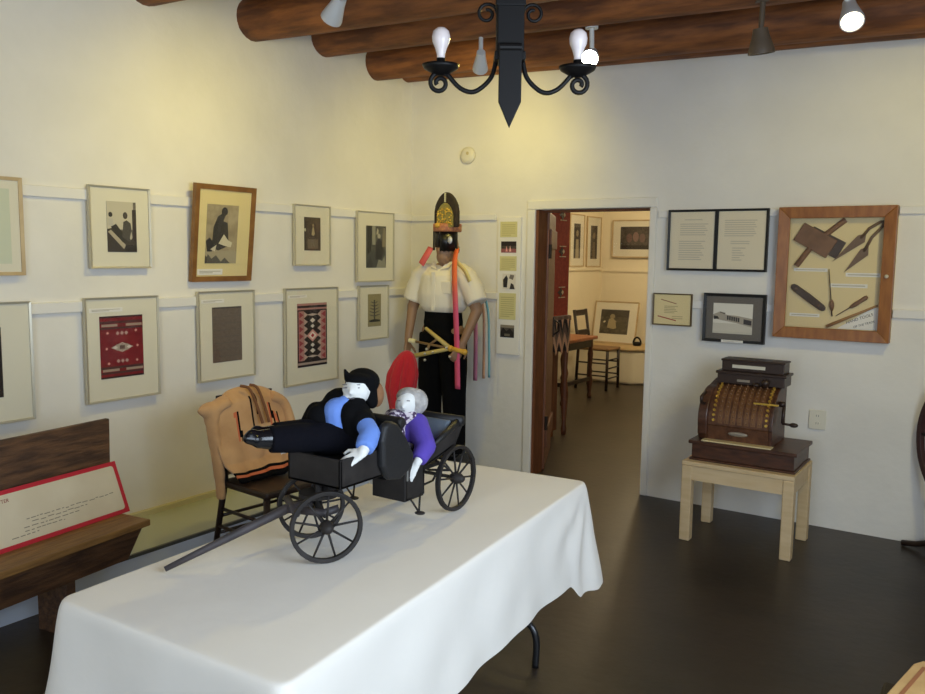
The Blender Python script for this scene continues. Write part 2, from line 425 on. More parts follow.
def picture(label, wall, u0, u1, z0, z1, fm, fw=0.012, fd=0.022, matm=None, prints=(), lean=0.0, roll=0.0, gap=0.02, group=None,
            captions=(), name='framed_picture', cat='picture', base=None, glass=True, rz=None, loc=None):
    w, h = u1 - u0, z1 - z0
    if wall == 'L': l = (gap, (u0 + u1) / 2 - .014, z0); r = PI / 2
    elif wall == 'B': l = ((u0 + u1) / 2 + .013, -gap, z0); r = 0
    elif wall == 'FL': l = (XL + gap, (u0 + u1) / 2, z0); r = PI / 2
    elif wall == 'FB': l = ((u0 + u1) / 2, YB - gap, z0); r = 0
    if loc: l = loc
    if rz is not None: r = rz
    t = bpy.data.objects.new(name, None); C.objects.link(t); t.empty_display_size = .05
    t.location = l; t.rotation_mode = 'XYZ'
    t.rotation_euler = (lean, roll, r)
    tag(t, label, cat, group)
    a = w / 2
    bm = B()
    for (p, q) in (((-a, 0), (a, 0)), ((a, 0), (a, h)), ((a, h), (-a, h)), ((-a, h), (-a, 0))):
        def ins(c): return (c[0] - math.copysign(fw, c[0]), c[1] + (fw if c[1] == 0 else -fw))
        pi, qi = ins(p), ins(q)
        vs = [(p[0], -fd, p[1]), (q[0], -fd, q[1]), (qi[0], -fd + .003, qi[1]), (pi[0], -fd + .003, pi[1]),
              (p[0], 0, p[1]), (q[0], 0, q[1]), (qi[0], 0, qi[1]), (pi[0], 0, pi[1])]
        faces(bm, vs, [(0, 1, 2, 3), (7, 6, 5, 4), (0, 4, 5, 1), (3, 2, 6, 7), (0, 3, 7, 4), (1, 5, 6, 2)])
    obj('frame', bm, fm, t)
    ym = -fd + 0.010
    bm = B(); box(bm, -a + fw * .8, a - fw * .8, ym, ym + .004, fw * .8, h - fw * .8); obj('mat_board', bm, matm or M_mat, t)
    for (rect, b_, shp, nm) in prints:
        r_ = (-a + w * rect[0], h * rect[1], -a + w * rect[2], h * rect[3])
        art(t, nm, r_, b_, shp, ym - .0025)
    for c in captions:
        r_ = (-a + w * c[0], h * c[1], -a + w * c[2], h * c[3])
        art(t, 'caption_card', r_, M_white, [(R(.08, .55, .92, .68), (178, 170, 156)), (R(.08, .28, .6, .42), (178, 170, 156))], ym - .0025)
    if glass:
        bm = B(); box(bm, -a + fw * .9, a - fw * .9, -fd + .0045, -fd + .006, fw * .9, h - fw * .9); obj('glass', bm, M_glass, t)
    return t

GL = 'framed pictures on the left wall'
# upper row, left wall
picture('pale wooden framed picture cut by the left edge of the photo, upper row', 'L', -3.46, -3.035, 1.458, 1.912, M_pale, .016, group=GL,
        prints=[((.12, .12, .86, .88), mat('pale_print', (206, 210, 186), .7), [], 'print')])
picture('silver framed photograph of two people beside a long loom, upper row', 'L', -2.70, -2.345, 1.488, 1.908, M_alu, .009, group=GL,
        prints=[((.28, .20, .76, .82), PH_mid, [
            (R(0, .45, .9, 1), (198, 190, 168)), (R(.86, .15, 1, .85), (46, 34, 32)), ([(.0, .0), (1, 0), (1, .2), (.3, .5), (0, .45)], (56, 48, 44)),
            ([(.02, .4), (.12, .44), (.62, .14), (.55, .06)], (176, 164, 142)), ([(.12, .5), (.3, .56), (.62, .3), (.6, .2), (.5, .2)], (44, 40, 36)),
            (R(.04, .52, .2, .66), (188, 182, 168)), (O(.12, .74, .07, .05), (40, 34, 32)), ([(.5, .3), (.55, .6), (.66, .64), (.8, .58), (.84, .4), (.78, .2)], (74, 70, 64)),
            (O(.62, .73, .08, .07), (60, 52, 46)), ([(.76, .28), (.82, .42), (.85, .3), (.8, .24)], (190, 180, 160)), (R(.6, 0, 1, .14), (40, 32, 32))], 'print')])
picture('brown wood framed photograph of a seated man at work, leaning outward, upper row', 'L', -2.085, -1.645, 1.410, 1.968, M_gold, .03, .03, M_cream, lean=0.11, gap=0.010, group=GL,
        prints=[((.20, .19, .72, .80), mat('photo_wall', (176, 160, 128), .7, col2=(150, 136, 108), scale=20), [
            (R(0, 0, 1, .22), (168, 156, 128)), ([(.2, .4), (.22, .62), (.34, .8), (.5, .86), (.66, .7), (.7, .5), (.72, .3), (.4, .22), (.1, .3)], (62, 58, 54)),
            (O(.55, .88, .1, .08), (50, 44, 40)), ([(.52, .72), (.6, .84), (.68, .8), (.66, .7)], (160, 144, 116)), ([(.05, .2), (0, .38), (.12, .44), (.24, .34), (.2, .2)], (52, 48, 46)),
            ([(.4, .34), (.56, .5), (.7, .4), (.84, .36), (.8, .28), (.6, .3)], (210, 200, 172)), ([(.15, .24), (.34, .32), (.3, .2)], (206, 196, 170)),
            ([(0, 0), (.08, .16), (.2, .08), (.34, .14), (.5, .03), (.62, .1), (.8, .0)], (90, 84, 74)), ([(.0, .0), (.0, .14), (.06, .1), (.05, 0)], (60, 56, 50))], 'print')],
        captions=[(.09, .07, .50, .13)])
picture('small silver framed dark photograph of a pale figure, third from the right corner, upper row', 'L', -1.272, -0.935, 1.497, 1.893, M_alu, .008, group=GL,
        prints=[((.27, .25, .72, .80), mat('photo_brown', (92, 78, 66), .6, col2=(74, 62, 54), scale=16), [
            (R(0, 0, .14, 1), (70, 60, 52)), (R(.3, .4, .74, .8), (78, 66, 58)), ([(.44, .48), (.5, .7), (.58, .7), (.64, .5), (.54, .44)], (178, 160, 124)), (O(.54, .76, .06, .05), (150, 132, 104)),
            (R(.2, .06, .84, .36), (116, 102, 86)), (R(.24, .34, .8, .38), (84, 72, 62)), (O(.04, .62, .06, .05), (200, 196, 170))], 'print')])
picture('tall silver framed photograph of standing dark figures nearest the corner, upper row', 'L', -0.66, -0.245, 1.378, 1.882, M_alu, .008, group=GL,
        prints=[((.24, .20, .78, .80), photo_mat('photo_figures', (92, 90, 82), (64, 62, 58), 22), [
            (R(0, 0, 1, .42), (70, 72, 70)), ([(.05, .3), (.05, 1), (.28, 1), (.24, .4)], (34, 32, 30)), (R(.3, .55, .46, 1), (150, 148, 132)), ([(.45, .2), (.5, .6), (.6, .72), (.86, .6), (.88, .34), (.74, .2)], (38, 36, 38)),
            (O(.64, .76, .08, .06), (176, 170, 150)), ([(.5, .8), (.55, .95), (.62, .9), (.6, .8)], (180, 174, 152)), ([(.8, .5), (.84, .96), (.96, .96), (1, .5)], (128, 120, 100)),
            ([(.5, .0), (.62, .2), (.8, .16), (.92, .3), (1, .0)], (140, 138, 124)), ([(0, .0), (.2, .3), (.36, .0)], (54, 56, 56))], 'print')])
# lower row, left wall
picture('silver framed dark woven textile cut by the left edge of the photo, lower row', 'L', -3.50, -3.018, 0.765, 1.334, M_alu, .010, group=GL,
        prints=[((.2, .22, .70, .80), mat('weave_black', (40, 32, 32), .9), [(R(.80, .02 + .08 * k, .92, .06 + .08 * k), (170, 150, 120)) for k in range(12)] + [(R(.3, .1, .7, .9), (96, 40, 40))], 'print')])
rug = [(R(0, .0, 1, .03), (50, 18, 22)), (R(0, .97, 1, 1), (60, 18, 24)), (R(.04, .11, .42, .15), (164, 140, 124)), (R(.58, .11, .98, .15), (164, 140, 124)), (R(0, .15, 1, .19), (74, 40, 42)), (R(0, .07, 1, .10), (74, 40, 42)),
       (R(.04, .83, .4, .87), (164, 140, 124)), (R(.6, .83, .98, .87), (164, 140, 124)), (R(0, .79, 1, .82), (74, 40, 42)), (R(0, .88, 1, .92), (80, 36, 40)),
       (D(.5, .49, .26, .08), (190, 172, 156)), (D(.5, .49, .21, .058), (110, 32, 36)), (R(.36, .44, .64, .54), (168, 154, 140)), (R(.44, .46, .56, .52), (96, 70, 66)), (D(.34, .49, .06, .03), (210, 200, 190)), (D(.66, .49, .06, .03), (210, 200, 190))]
for u, v in ((.17, .73), (.83, .75), (.14, .48), (.86, .50), (.18, .24), (.84, .26)): rug.append((D(u, v, .035, .025), (214, 150, 140)))
for v in (.72, .27):
    for u in (.4, .5, .6): rug.append((D(u, v, .045, .035), (186, 150, 140)))
picture('silver framed red striped rug with a pale centre diamond, lower row', 'L', -2.745, -2.31, 0.793, 1.338, M_alu, .010, group=GL,
        prints=[((.19, .22, .77, .82), mat('weave_red', (132, 28, 38), .9, col2=(112, 22, 32), scale=40), rug, 'print')], captions=[(.06, .86, .5, .90)])
picture('silver framed plain grey woven textile above the draped jacket, lower row', 'L', -2.045, -1.62, 0.820, 1.350, M_alu, .010, group=GL,
        prints=[((.24, .20, .76, .82), mat('weave_grey', (112, 98, 86), .9, col2=(100, 86, 76), scale=60), [(R(0, .97, 1, 1), (70, 60, 54))] + [(R(0, .1 + .12 * k, 1, .112 + .12 * k), (92, 82, 74)) for k in range(7)] + [(R(.12 + .16 * k, 0, .128 + .16 * k, 1), (98, 86, 78)) for k in range(6)], 'print')],
        captions=[(.06, .87, .45, .91)])
geo = [(R(0, .93, 1, .965), (40, 30, 32)), (R(0, .88, 1, .90), (40, 30, 32)), (R(0, .0, 1, .035), (36, 28, 30)), (R(0, .035, 1, .07), (170, 150, 138)), (R(0, .07, 1, .10), (36, 28, 30)),
       (R(.22, .1, .78, .88), (38, 30, 32)), (R(.0, .1, .04, .88), (44, 32, 34)), (R(.96, .1, 1, .88), (44, 32, 34))]
for k in range(7):
    v = .155 + .111 * k
    for s in (0, 1):
        f = (lambda u: u) if s == 0 else (lambda u: 1 - u)
        geo.append(([(f(.06), v - .05), (f(.20), v), (f(.06), v + .05)], (150, 60, 66)))
        geo.append(([(f(.22), v - .05), (f(.22), v + .05), (f(.34), v)], (186, 160, 148)))
for v, a, b_, c in ((.49, .2, .1, (206, 150, 140)), (.49, .13, .065, (228, 214, 200)), (.49, .06, .035, (170, 40, 50)), (.64, .07, .035, (216, 206, 194)), (.73, .09, .04, (216, 206, 194)), (.34, .07, .035, (216, 206, 194)), (.25, .09, .04, (216, 206, 194)),
                    (.82, .2, .02, (190, 172, 160)), (.16, .2, .02, (190, 172, 160))): geo.append((D(.5, v, a, b_), c))
picture('large silver framed geometric weaving in black, red and white, lower row', 'L', -1.362, -0.863, 0.708, 1.350, M_alu, .010, group=GL,
        prints=[((.22, .18, .78, .84), mat('weave_rose', (176, 128, 120), .9), geo, 'print')], captions=[(.06, .90, .4, .93)])
picture('small silver framed picture of a bare dark tree nearest the corner, lower row', 'L', -0.64, -0.306, 0.955, 1.350, M_alu, .008, group=GL, gap=.02,
        prints=[((.30, .24, .74, .84), mat('print_olive', (150, 140, 104), .8), [(R(.44, .2, .54, .82), (66, 62, 56)), (R(.1, .14, .92, .2), (36, 34, 36)), (O(.5, .18, .38, .04), (30, 28, 30))] +
                [([(.48, .3 + .1 * k), (.1 + .03 * k, .36 + .1 * k), (.1 + .03 * k, .38 + .1 * k), (.48, .34 + .1 * k)], (84, 80, 72)) for k in range(5)] +
                [([(.5, .3 + .1 * k), (.9 - .04 * k, .36 + .1 * k), (.9 - .04 * k, .38 + .1 * k), (.5, .34 + .1 * k)], (84, 80, 72)) for k in range(5)], 'print')])

# narrow text panel left of the doorway
t = thing('text_panel', 'tall narrow white panel of captions and small photos left of the doorway', 'panel', (0.897, 0.0, 0.865))
bm = B(); box(bm, -.095, .095, -.02, 0, 0, 0.985); obj('board', bm, M_white, t, bevel=.002)
def lines(n, c=(176, 164, 116), m=.1):
    return [(R(m, m + (1 - 2 * m) * k / n, 1 - m - (.25 if k == 0 else 0), m + (1 - 2 * m) * (k + .45) / n), c) for k in range(n)]
capm = mat('caption_yellow', (214, 206, 150), .8)
for z0, z1, n in ((.845, .955, 6), (.605, .71, 6), (.255, .445, 10)):
    art(t, 'caption_card', (-.075, z0, .065, z1), capm, lines(n, (190, 180, 126)), -.0225)
art(t, 'photo', (-.065, .735, .06, .815), PH_dark, [(R(0, 0, 1, .35), (150, 90, 92)), ([(.3, .1), (.36, .6), (.44, .1)], (230, 160, 158)), ([(.54, .1), (.6, .66), (.68, .1)], (238, 186, 180)), (R(0, .6, 1, 1), (40, 32, 32))], -.0225)
art(t, 'photo', (-.05, .475, .06, .585), mat('print_pale', (224, 216, 204), .8), [([(.08, .1), (.05, .6), (.3, .9), (.42, .7), (.36, .1)], (44, 40, 42)), ([(.5, .7), (.6, .95), (.9, .9), (.8, .6)], (120, 112, 106)), ([(.55, .0), (.66, .4), (.85, .3), (.95, 0)], (60, 56, 56))], -.0225)
art(t, 'photo', (-.06, .125, .055, .215), PH_dark, [([(0, .3), (.2, .8), (.45, .5), (.7, .75), (1, .35), (1, 0), (0, 0)], (34, 30, 28)), (R(0, .78, 1, 1), (142, 132, 116)), (R(.3, .1, .7, .3), (110, 102, 88))], -.0225)

# back wall, right of the doorway
def textblock(rect, n, c, jig=0.0):
    u0, v0, u1, v1 = rect; s = []
    for k in range(n):
        v = v1 - (v1 - v0) * (k + .7) / n
        e = u1 - (u1 - u0) * (jig * ((k * 37) % 10) / 10)
        s.append((R(u0, v, e, v + (v1 - v0) * .42 / n), c))
    return s
g1 = (196, 186, 166)
picture('wide black double frame holding two typed pages right of the doorway', 'B', 2.063, 2.678, 1.50, 1.878, M_blackframe, .014, .025, M_paper, name='framed_document', cat='document',
        prints=[((.04, .06, .475, .94), M_paper, textblock((.3, .86, .72, .90), 1, g1) + textblock((.2, .58, .86, .82), 6, g1, .15) + textblock((.18, .12, .8, .50), 9, g1, .2), 'page'),
                ((.505, .06, .965, .94), M_paper, textblock((.16, .56, .84, .88), 8, g1, .1) + textblock((.3, .42, .7, .5), 2, g1) + textblock((.34, .12, .62, .38), 6, g1, .5), 'page')])
# the bar between the two pages
bar = [o for o in C.objects if o.name == 'framed_document'][0]
bm = B(); box(bm, -.011, .011, -.025, -.004, .012, .366); obj('frame_divider', bm, M_blackframe, bar)
picture('small thin framed cream certificate beside the door jamb', 'B', 1.98, 2.235, 1.148, 1.352, mat('frame_olive', (96, 76, 44), .5), .007, .02, M_cream, name='framed_certificate', cat='certificate', gap=.021,
        prints=[((.04, .05, .96, .95), mat('certificate_paper', (226, 208, 158), .8), [([(.18, .86), (.62, .72), (.62, .69), (.18, .83)], (150, 92, 66)), ([(.1, .28), (.62, .14), (.62, .10), (.1, .24)], (168, 74, 56))] +
                 textblock((.28, .36, .66, .64), 5, (178, 160, 116), .3) + textblock((.5, .16, .8, .3), 2, (190, 170, 126)), 'page')])
picture('black framed photograph of a row of adobe houses with grey mat', 'B', 2.312, 2.688, 1.066, 1.365, M_blackframe, .018, .028, M_greymat, gap=.021,
        prints=[((.165, .18, .80, .80), mat('photo_sky', (226, 221, 208), .6), [
            (R(0, .0, 1, .34), (206, 199, 184)), ([(.0, .62), (.0, .5), (.2, .44), (.6, .36), (1, .24), (1, .52), (.62, .6), (.35, .62), (.2, .72), (.14, .7)], (170, 160, 144)), ([(.02, .46), (.02, .58), (.12, .56), (.16, .48)], (44, 40, 40)),
            ([(.16, .72), (.32, .68), (.30, .64), (.18, .68)], (100, 92, 82))] + [([(.36 + .055 * k, .46 - .012 * k), (.36 + .055 * k, .60 - .012 * k), (.40 + .055 * k, .59 - .012 * k), (.40 + .055 * k, .45 - .012 * k)], (50, 46, 48)) for k in range(6)] +
            [([(.78, .34), (.78, .50), (.98, .46), (.98, .3)], (62, 56, 58)), (R(0, .02, 1, .07), (200, 194, 178))], 'print')], captions=[(.33, .005, .68, .055)])
last = [o for o in C.objects if o.get('label', '').startswith('black framed photograph')][0]
for o in list(last.children):
    if o.name.startswith('caption_card'): o.location = (0, -.0215 + .002, 0.0)

# ------------------------------------------------------------------ display case of wool tools
case = thing('display_case', 'shallow oak display case of wool tools hung on the back wall', 'display case', (3.065, 0.0, 1.122))
W2, H2, FW = .308, .757, .064
bm = B()
box(bm, -W2, W2, -.010, 0, 0, H2); obj('back_panel', bm, M_caseback, case)
bm = B()
box(bm, -W2, W2, -.06, -.010, 0, .02); box(bm, -W2, W2, -.06, -.010, H2 - .02, H2); box(bm, -W2, -W2 + .02, -.06, -.010, .02, H2 - .02); box(bm, W2 - .02, W2, -.06, -.010, .02, H2 - .02)
obj('case_side', bm, M_oak, case)
bm = B()
a = W2 + .002; h = H2
for (p, q) in (((-a, 0), (a, 0)), ((a, 0), (a, h)), ((a, h), (-a, h)), ((-a, h), (-a, 0))):
    def ins(c): return (c[0] - math.copysign(FW, c[0]), c[1] + (FW if c[1] == 0 else -FW))
    pi_, qi_ = ins(p), ins(q)
    faces(bm, [(p[0], -.082, p[1]), (q[0], -.082, q[1]), (qi_[0], -.074, qi_[1]), (pi_[0], -.074, pi_[1]), (p[0], -.06, p[1]), (q[0], -.06, q[1]), (qi_[0], -.06, qi_[1]), (pi_[0], -.06, pi_[1])],
          [(0, 1, 2, 3), (7, 6, 5, 4), (0, 4, 5, 1), (3, 2, 6, 7), (0, 3, 7, 4), (1, 5, 6, 2)])
dor = obj('case_door', bm, M_oak, case, bevel=.003)
bm = B(); box(bm, -W2 + FW - .004, W2 - FW + .004, -.068, -.066, FW - .004, H2 - FW + .004); obj('glass', bm, M_glass, dor)
bm = B(); lathe(bm, [(.004, 0), (.004, .012), (.010, .016), (.011, .022), (.006, .027), (0, .028)], aim((W2 - .03, -.076, .37), (0, -1, 0)), 14); k_ = obj('knob', bm, mat('knob_ivory', (206, 196, 176), .3), dor, smooth=True); k_['label'] = 'pale round knob'
# caption strips inside the case (unit coords of the opening, measured from the photo)
ow, oh = 2 * (W2 - FW), H2 - 2 * FW
def CP(u, v): return (-W2 + FW + ow * u, FW + oh * v)
for u0, v0, u1, v1 in ((.04, .515, .42, .545), (.62, .475, .99, .51), (.45, .375, .86, .41), (.02, .095, .36, .125)):
    p, q = CP(u0, v0), CP(u1, v1)
    art(case, 'caption_strip', (p[0], p[1], q[0], q[1]), M_white, [(R(.06, .35, .94, .65), (190, 182, 166))], -.0125)
# slanted card lower right with two lines of lettering
bm = B()
cpoly = [CP(.56, .0), CP(.99, .0), CP(.99, .20), CP(.94, .205)]
prism(bm, cpoly, 'y', -.0125, -.0102); crd = obj('title_card', bm, M_white, case)
def letters(txt, size, M, m, parent, name='lettering'):
    cu = bpy.data.curves.new('txt', 'FONT'); cu.body = txt; cu.size = size; cu.extrude = 0.0003; cu.shear = 0.15
    o = bpy.data.objects.new('txt', cu); C.objects.link(o)
    dg = bpy.context.evaluated_depsgraph_get(); dg.update()
    me = bpy.data.meshes.new_from_object(o.evaluated_get(dg)); bpy.data.objects.remove(o)
    me.materials.clear(); me.transform(M)
    return finish(name, me, m, parent, False, False)
ROT = Matrix.Rotation(PI / 2, 4, 'X')
def CT(u, v, a): return Matrix.Translation((CP(u, v)[0], -.0132, CP(u, v)[1])) @ Matrix.Rotation(-a, 4, 'Y') @ ROT
letters('HAND TOOLS', .023, CT(.66, .045, math.radians(22)), M_dkink, crd)
letters('OF THE TRADE', .017, CT(.74, .01, math.radians(20)), M_dkink, crd)
CM = case.location
def cw(u, v, y): p = CP(u, v); return Vector((CM.x + p[0], CM.y + y, CM.z + p[1]))
def tool(name, label, cat): return thing(name, label, cat, (CM.x, CM.y - .012, CM.z))
# two hand carders, one laid on the other
def carder(lab, cu, cv, ang, w_, h_, yy, hl, m1, m2):
    t = tool('hand_carder', lab, 'carder'); t['group'] = 'hand carders in the display case'
    p = CP(cu, cv); Mx = Matrix.Translation((p[0], yy, p[1])) @ Matrix.Rotation(ang, 4, 'Y')
    bm = B(); box(bm, -w_ / 2, w_ / 2, -.005, .005, -h_ / 2, h_ / 2, M=Mx); obj('paddle', bm, m1, t, bevel=.003)
    bm = B(); tube(bm, [Mx @ Vector((0, -.001, h_ / 2 - .02)), Mx @ Vector((0, -.001, h_ / 2 + hl))], [.014, .012], 10); obj('handle', bm, m2, t, smooth=True)
    return t
a1 = math.radians(34)
carder('lower hand carder with its handle pointing up right, in the top left of the case', .375, .78, math.radians(28) , .20, .105, -.005, .0, M_tooldk, M_toolmid)
carder('upper reddish hand carder lying across the other in the case', .27, .80, math.radians(30), .21, .115, -.0165, .0, M_toolwood, M_toolmid)
for nm, u0, v0, u1, v1, i in (('x', .50, .87, .60, .985, 0), ('y', .08, .56, .22, .74, 1)):
    par = [o for o in C.objects if o.get('group') == 'hand carders in the display case'][i]
    hd = [o for o in par.children if o.name.startswith('handle')][0]
    bm = B(); yy = -.006 if i == 0 else -.016
    pa, pb = CP(u0, v0), CP(u1, v1)
    if i == 0: pa = CP(.36, .84); pb = CP(.585, .985)
    else: pa = CP(.22, .73); pb = CP(.075, .565)
    tube(bm, [(pa[0], yy, pa[1]), (pb[0], yy, pb[1])], .016, 10)
    bmesh.ops.recalc_face_normals(bm, faces=bm.faces)
    me = bpy.data.meshes.new('handle'); bm.to_mesh(me); bm.free(); me.materials.append(M_toolwood)
    hd.data = me
# sheep shears
t = tool('sheep_shears', 'steel sheep shears with two open blades at top right of the case', 'shears')
for tip, root_, sh in (((.47, .61), (.76, .82), (.99, .955)), ((.605, .515), (.80, .70), (1.03, .91))):
    a_, b_, c_ = Vector((*CP(*tip),)), Vector((*CP(*root_),)), Vector((*CP(*sh),))
    d = (b_ - a_).normalized(); n_ = Vector((-d.y, d.x))
    bm = B(); prism(bm, [tuple(a_), tuple(b_ - n_ * .030), tuple(b_ + d * .035), tuple(b_ + n_ * .022)], 'y', -.012, -.006); obj('blade', bm, M_oldsteel, t)
    bm = B(); c2 = Vector((*CP(.985, .93),)) if sh[0] > 1 else Vector((*CP(.96, .965),))
    tube(bm, [(b_.x, -.010, b_.y), ((b_.x + c2.x) / 2 + n_.x * .012, -.010, (b_.y + c2.y) / 2 + n_.y * .012), (c2.x, -.010, c2.y)], .008, 8); obj('shank', bm, M_oldsteel, t, smooth=True)
bm = B(); p1, p2 = CP(.96, .965), CP(.985, .93)
tube(bm, [(p1[0], -.01, p1[1]), (p1[0] + .006, -.01, p1[1] + .004), (p2[0], -.01, p2[1])], .0075, 8); obj('spring', bm, M_oldsteel, t, smooth=True)
# boat shuttle
t = tool('weaving_shuttle', 'long dark wooden weaving shuttle lying aslant at lower left of the case', 'shuttle')
p, q = Vector(CP(.03, .385)), Vector(CP(.42, .165)); d = (q - p).normalized(); n_ = Vector((-d.y, d.x)); L_ = (q - p).length
up = [p + d * L_ * s + n_ * w_ for s, w_ in ((0, .004), (.03, .014), (.1, .019), (.5, .022), (.9, .019), (.97, .014), (1, .004))]
dn = [p + d * L_ * s - n_ * w_ for s, w_ in ((0, .004), (.03, .014), (.1, .019), (.5, .022), (.9, .019), (.97, .014), (1, .004))]
bm = B(); prism(bm, [tuple(v) for v in up + dn[::-1]], 'y', -.018, -.001); obj('shuttle_body', bm, M_tooldk, t, bevel=.004)
for s in (.15, .82):
    c_ = p + d * L_ * s
    bm = B(); ell(bm, (c_.x, -.018, c_.y), (.008, .003, .008)); obj('pin', bm, M_oldsteel, t, smooth=True)
# drop spindle
t = tool('drop_spindle', 'thin upright drop spindle with wooden whorl in the middle of the case', 'spindle')
bm = B(); a_, b_ = CP(.44, .54), CP(.505, .11); tube(bm, [(a_[0], -.014, a_[1]), (b_[0], -.014, b_[1])], [.0022, .004], 8); obj('shaft', bm, M_tooldk, t, smooth=True)
bm = B(); c_ = CP(.495, .20); tube(bm, [(c_[0] - .003, -.014, c_[1] + .04), (c_[0] - .001, -.014, c_[1] + .02), (c_[0], -.014, c_[1]), (c_[0] + .002, -.014, c_[1] - .025)], [.004, .013, .0135, .006], 12); obj('whorl', bm, M_toolwood, t, smooth=True)
# awl
t = tool('awl', 'awl with brown turned wooden handle above the slanted card in the case', 'awl')
a_, b_, c_ = Vector(CP(.545, .115)), Vector(CP(.69, .195)), Vector(CP(.87, .30))
bm = B(); tube(bm, [(a_.x, -.012, a_.y), (b_.x, -.012, b_.y)], [.002, .0035], 8); obj('spike', bm, M_oldsteel, t, smooth=True)
bm = B(); mids = [b_ + (c_ - b_) * s for s in (0, .1, .35, .6, .9, 1)]
tube(bm, [(m_.x, -.013, m_.y) for m_ in mids], [.005, .010, .0125, .011, .0125, .008], 12); obj('handle', bm, M_toolwood, t, smooth=True)
# wooden rod
t = tool('wooden_rod', 'slim pale wooden rod lying along the slanted card in the case', 'rod')
bm = B(); a_, b_ = CP(.45, .015), CP(.985, .225); tube(bm, [(a_[0], -.012, a_[1]), (b_[0], -.012, b_[1])], [.010, .006], 10); obj('rod', bm, M_toolmid, t, smooth=True)

# ------------------------------------------------------------------ wall fittings
t = thing('smoke_detector', 'round white smoke detector high on the back wall above the mannequin', 'smoke detector', (0.525, -0.001, 2.305))
bm = B(); lathe(bm, [(.062, 0), (.062, .012), (.055, .026), (.03, .032), (0, .033)], aim((0, 0, 0), (0, -1, 0)), 28); obj('cover', bm, M_plastic, t, smooth=True)
bm = B(); lathe(bm, [(.012, 0), (.012, .004), (0, .005)], aim((.012, -.031, .012), (0, -1, 0)), 12); obj('test_button', bm, mat('button_tan', (200, 184, 140), .5), t)
t = thing('electrical_outlet', 'ivory electrical outlet plate on the wall right of the cash register', 'outlet', (3.02, -0.006, 0.585))
bm = B(); box(bm, -.047, .047, -.008, 0, 0, .115); obj('plate', bm, M_plastic, t, bevel=.003)
for z in (.035, .08):
    bm = B(); prism(bm, [(.014 * math.cos(q), z + .017 * math.sin(q)) for q in [2 * PI * k / 16 for k in range(16)]], 'y', -.010, -.008)
    r_ = obj('receptacle', bm, M_plastic, t)
    bm = B(); box(bm, -.007, -.005, -.0108, -.010, z - .004, z + .007); box(bm, .005, .007, -.0108, -.010, z - .004, z + .007); obj('slot', bm, M_slot, r_)

# ------------------------------------------------------------------ spotlights
def spotlight(label, pos, target, lit, m, ln=.11, r=.05, mount_z=2.85, power=0, col=(255, 214, 150), size=70, blend=.6, lens=30, ang_stem=(0, 0)):
    p = Vector(pos); d = (Vector(target) - p).normalized()
    t = thing('spotlight', label, 'spotlight', p)
    bm = B(); lathe(bm, [(.0, -ln * .62), (r * .55, -ln * .6), (r * .62, -ln * .35), (r * .80, 0), (r, ln * .38), (r, ln * .5), (r * .9, ln * .5), (r * .84, ln * .42), (0, ln * .40)], aim(p, d), 24)
    h_ = obj('housing', bm, m, t, world=True, smooth=True)
    md = h_.modifiers.new('e', 'EDGE_SPLIT')
    bm = B(); lathe(bm, [(r * .86, ln * .425), (r * .86, ln * .435), (0, ln * .445)], aim(p, d), 24)
    obj('lens', bm, glow('lamp_glow', (255, 232, 186), lens) if lit else M_bulb, t, world=True)
    bm = B(); top = Vector((p.x + ang_stem[0], p.y + ang_stem[1], mount_z)); tube(bm, [p - d * ln * .3, p - d * ln * .3 + Vector((0, 0, .02)), top], .013, 10)
    lathe(bm, [(.035, 0), (.035, .02), (.0, .02)], Matrix.Translation(top - Vector((0, 0, .012))), 16)
    obj('stem', bm, m, t, world=True)
    if power:
        ld = bpy.data.lights.new('spot_beam', 'SPOT'); ld.energy = power; ld.color = tuple(lin(c) for c in col)
        ld.spot_size = math.radians(size); ld.spot_blend = blend; ld.shadow_soft_size = .04
        lo = bpy.data.objects.new('spot_beam', ld); C.objects.link(lo)
        lo.location = p + d * (ln * .5 + .03); lo.rotation_euler = d.to_track_quat('-Z', 'Y').to_euler()
    return t
WARM = (250, 228, 116)
spotlight('white spotlight at top left hanging before the thick log beam, tilted to the left wall', (1.28, -2.25, 2.68), (0.15, -1.85, 1.75), True, M_whitemetal, mount_z=2.87, power=43, size=135, blend=1.0, lens=12, col=WARM)
spotlight('grey cone spotlight seen from behind, left of the chandelier post', (1.25, -0.98, 2.70), (0.60, -0.05, 1.95), True, M_whitemetal, ln=.12, r=.045, mount_z=2.86, power=31, size=145, blend=1.0, lens=10, col=WARM)
spotlight('dazzling lit spotlight facing the room beside the right chandelier bulb', (1.925, -0.92, 2.665), (2.75, -3.6, 1.2), True, M_whitemetal, mount_z=2.82, power=55, size=85, blend=1.0, lens=120, col=WARM)
spotlight('white lit spotlight at top right under the log beams', (3.235, -1.0, 2.68), (3.55, -1.9, 1.7), True, M_whitemetal, ln=.14, r=.052, mount_z=2.80, power=12, size=70, lens=14, ang_stem=(-.05, 0), col=WARM)
spotlight('unlit brown spotlight on a dark stem, right of the chandelier', (2.845, -0.99, 2.605), (2.86, -0.94, 2.3), False, M_brownmetal, ln=.105, r=.062, mount_z=2.80)
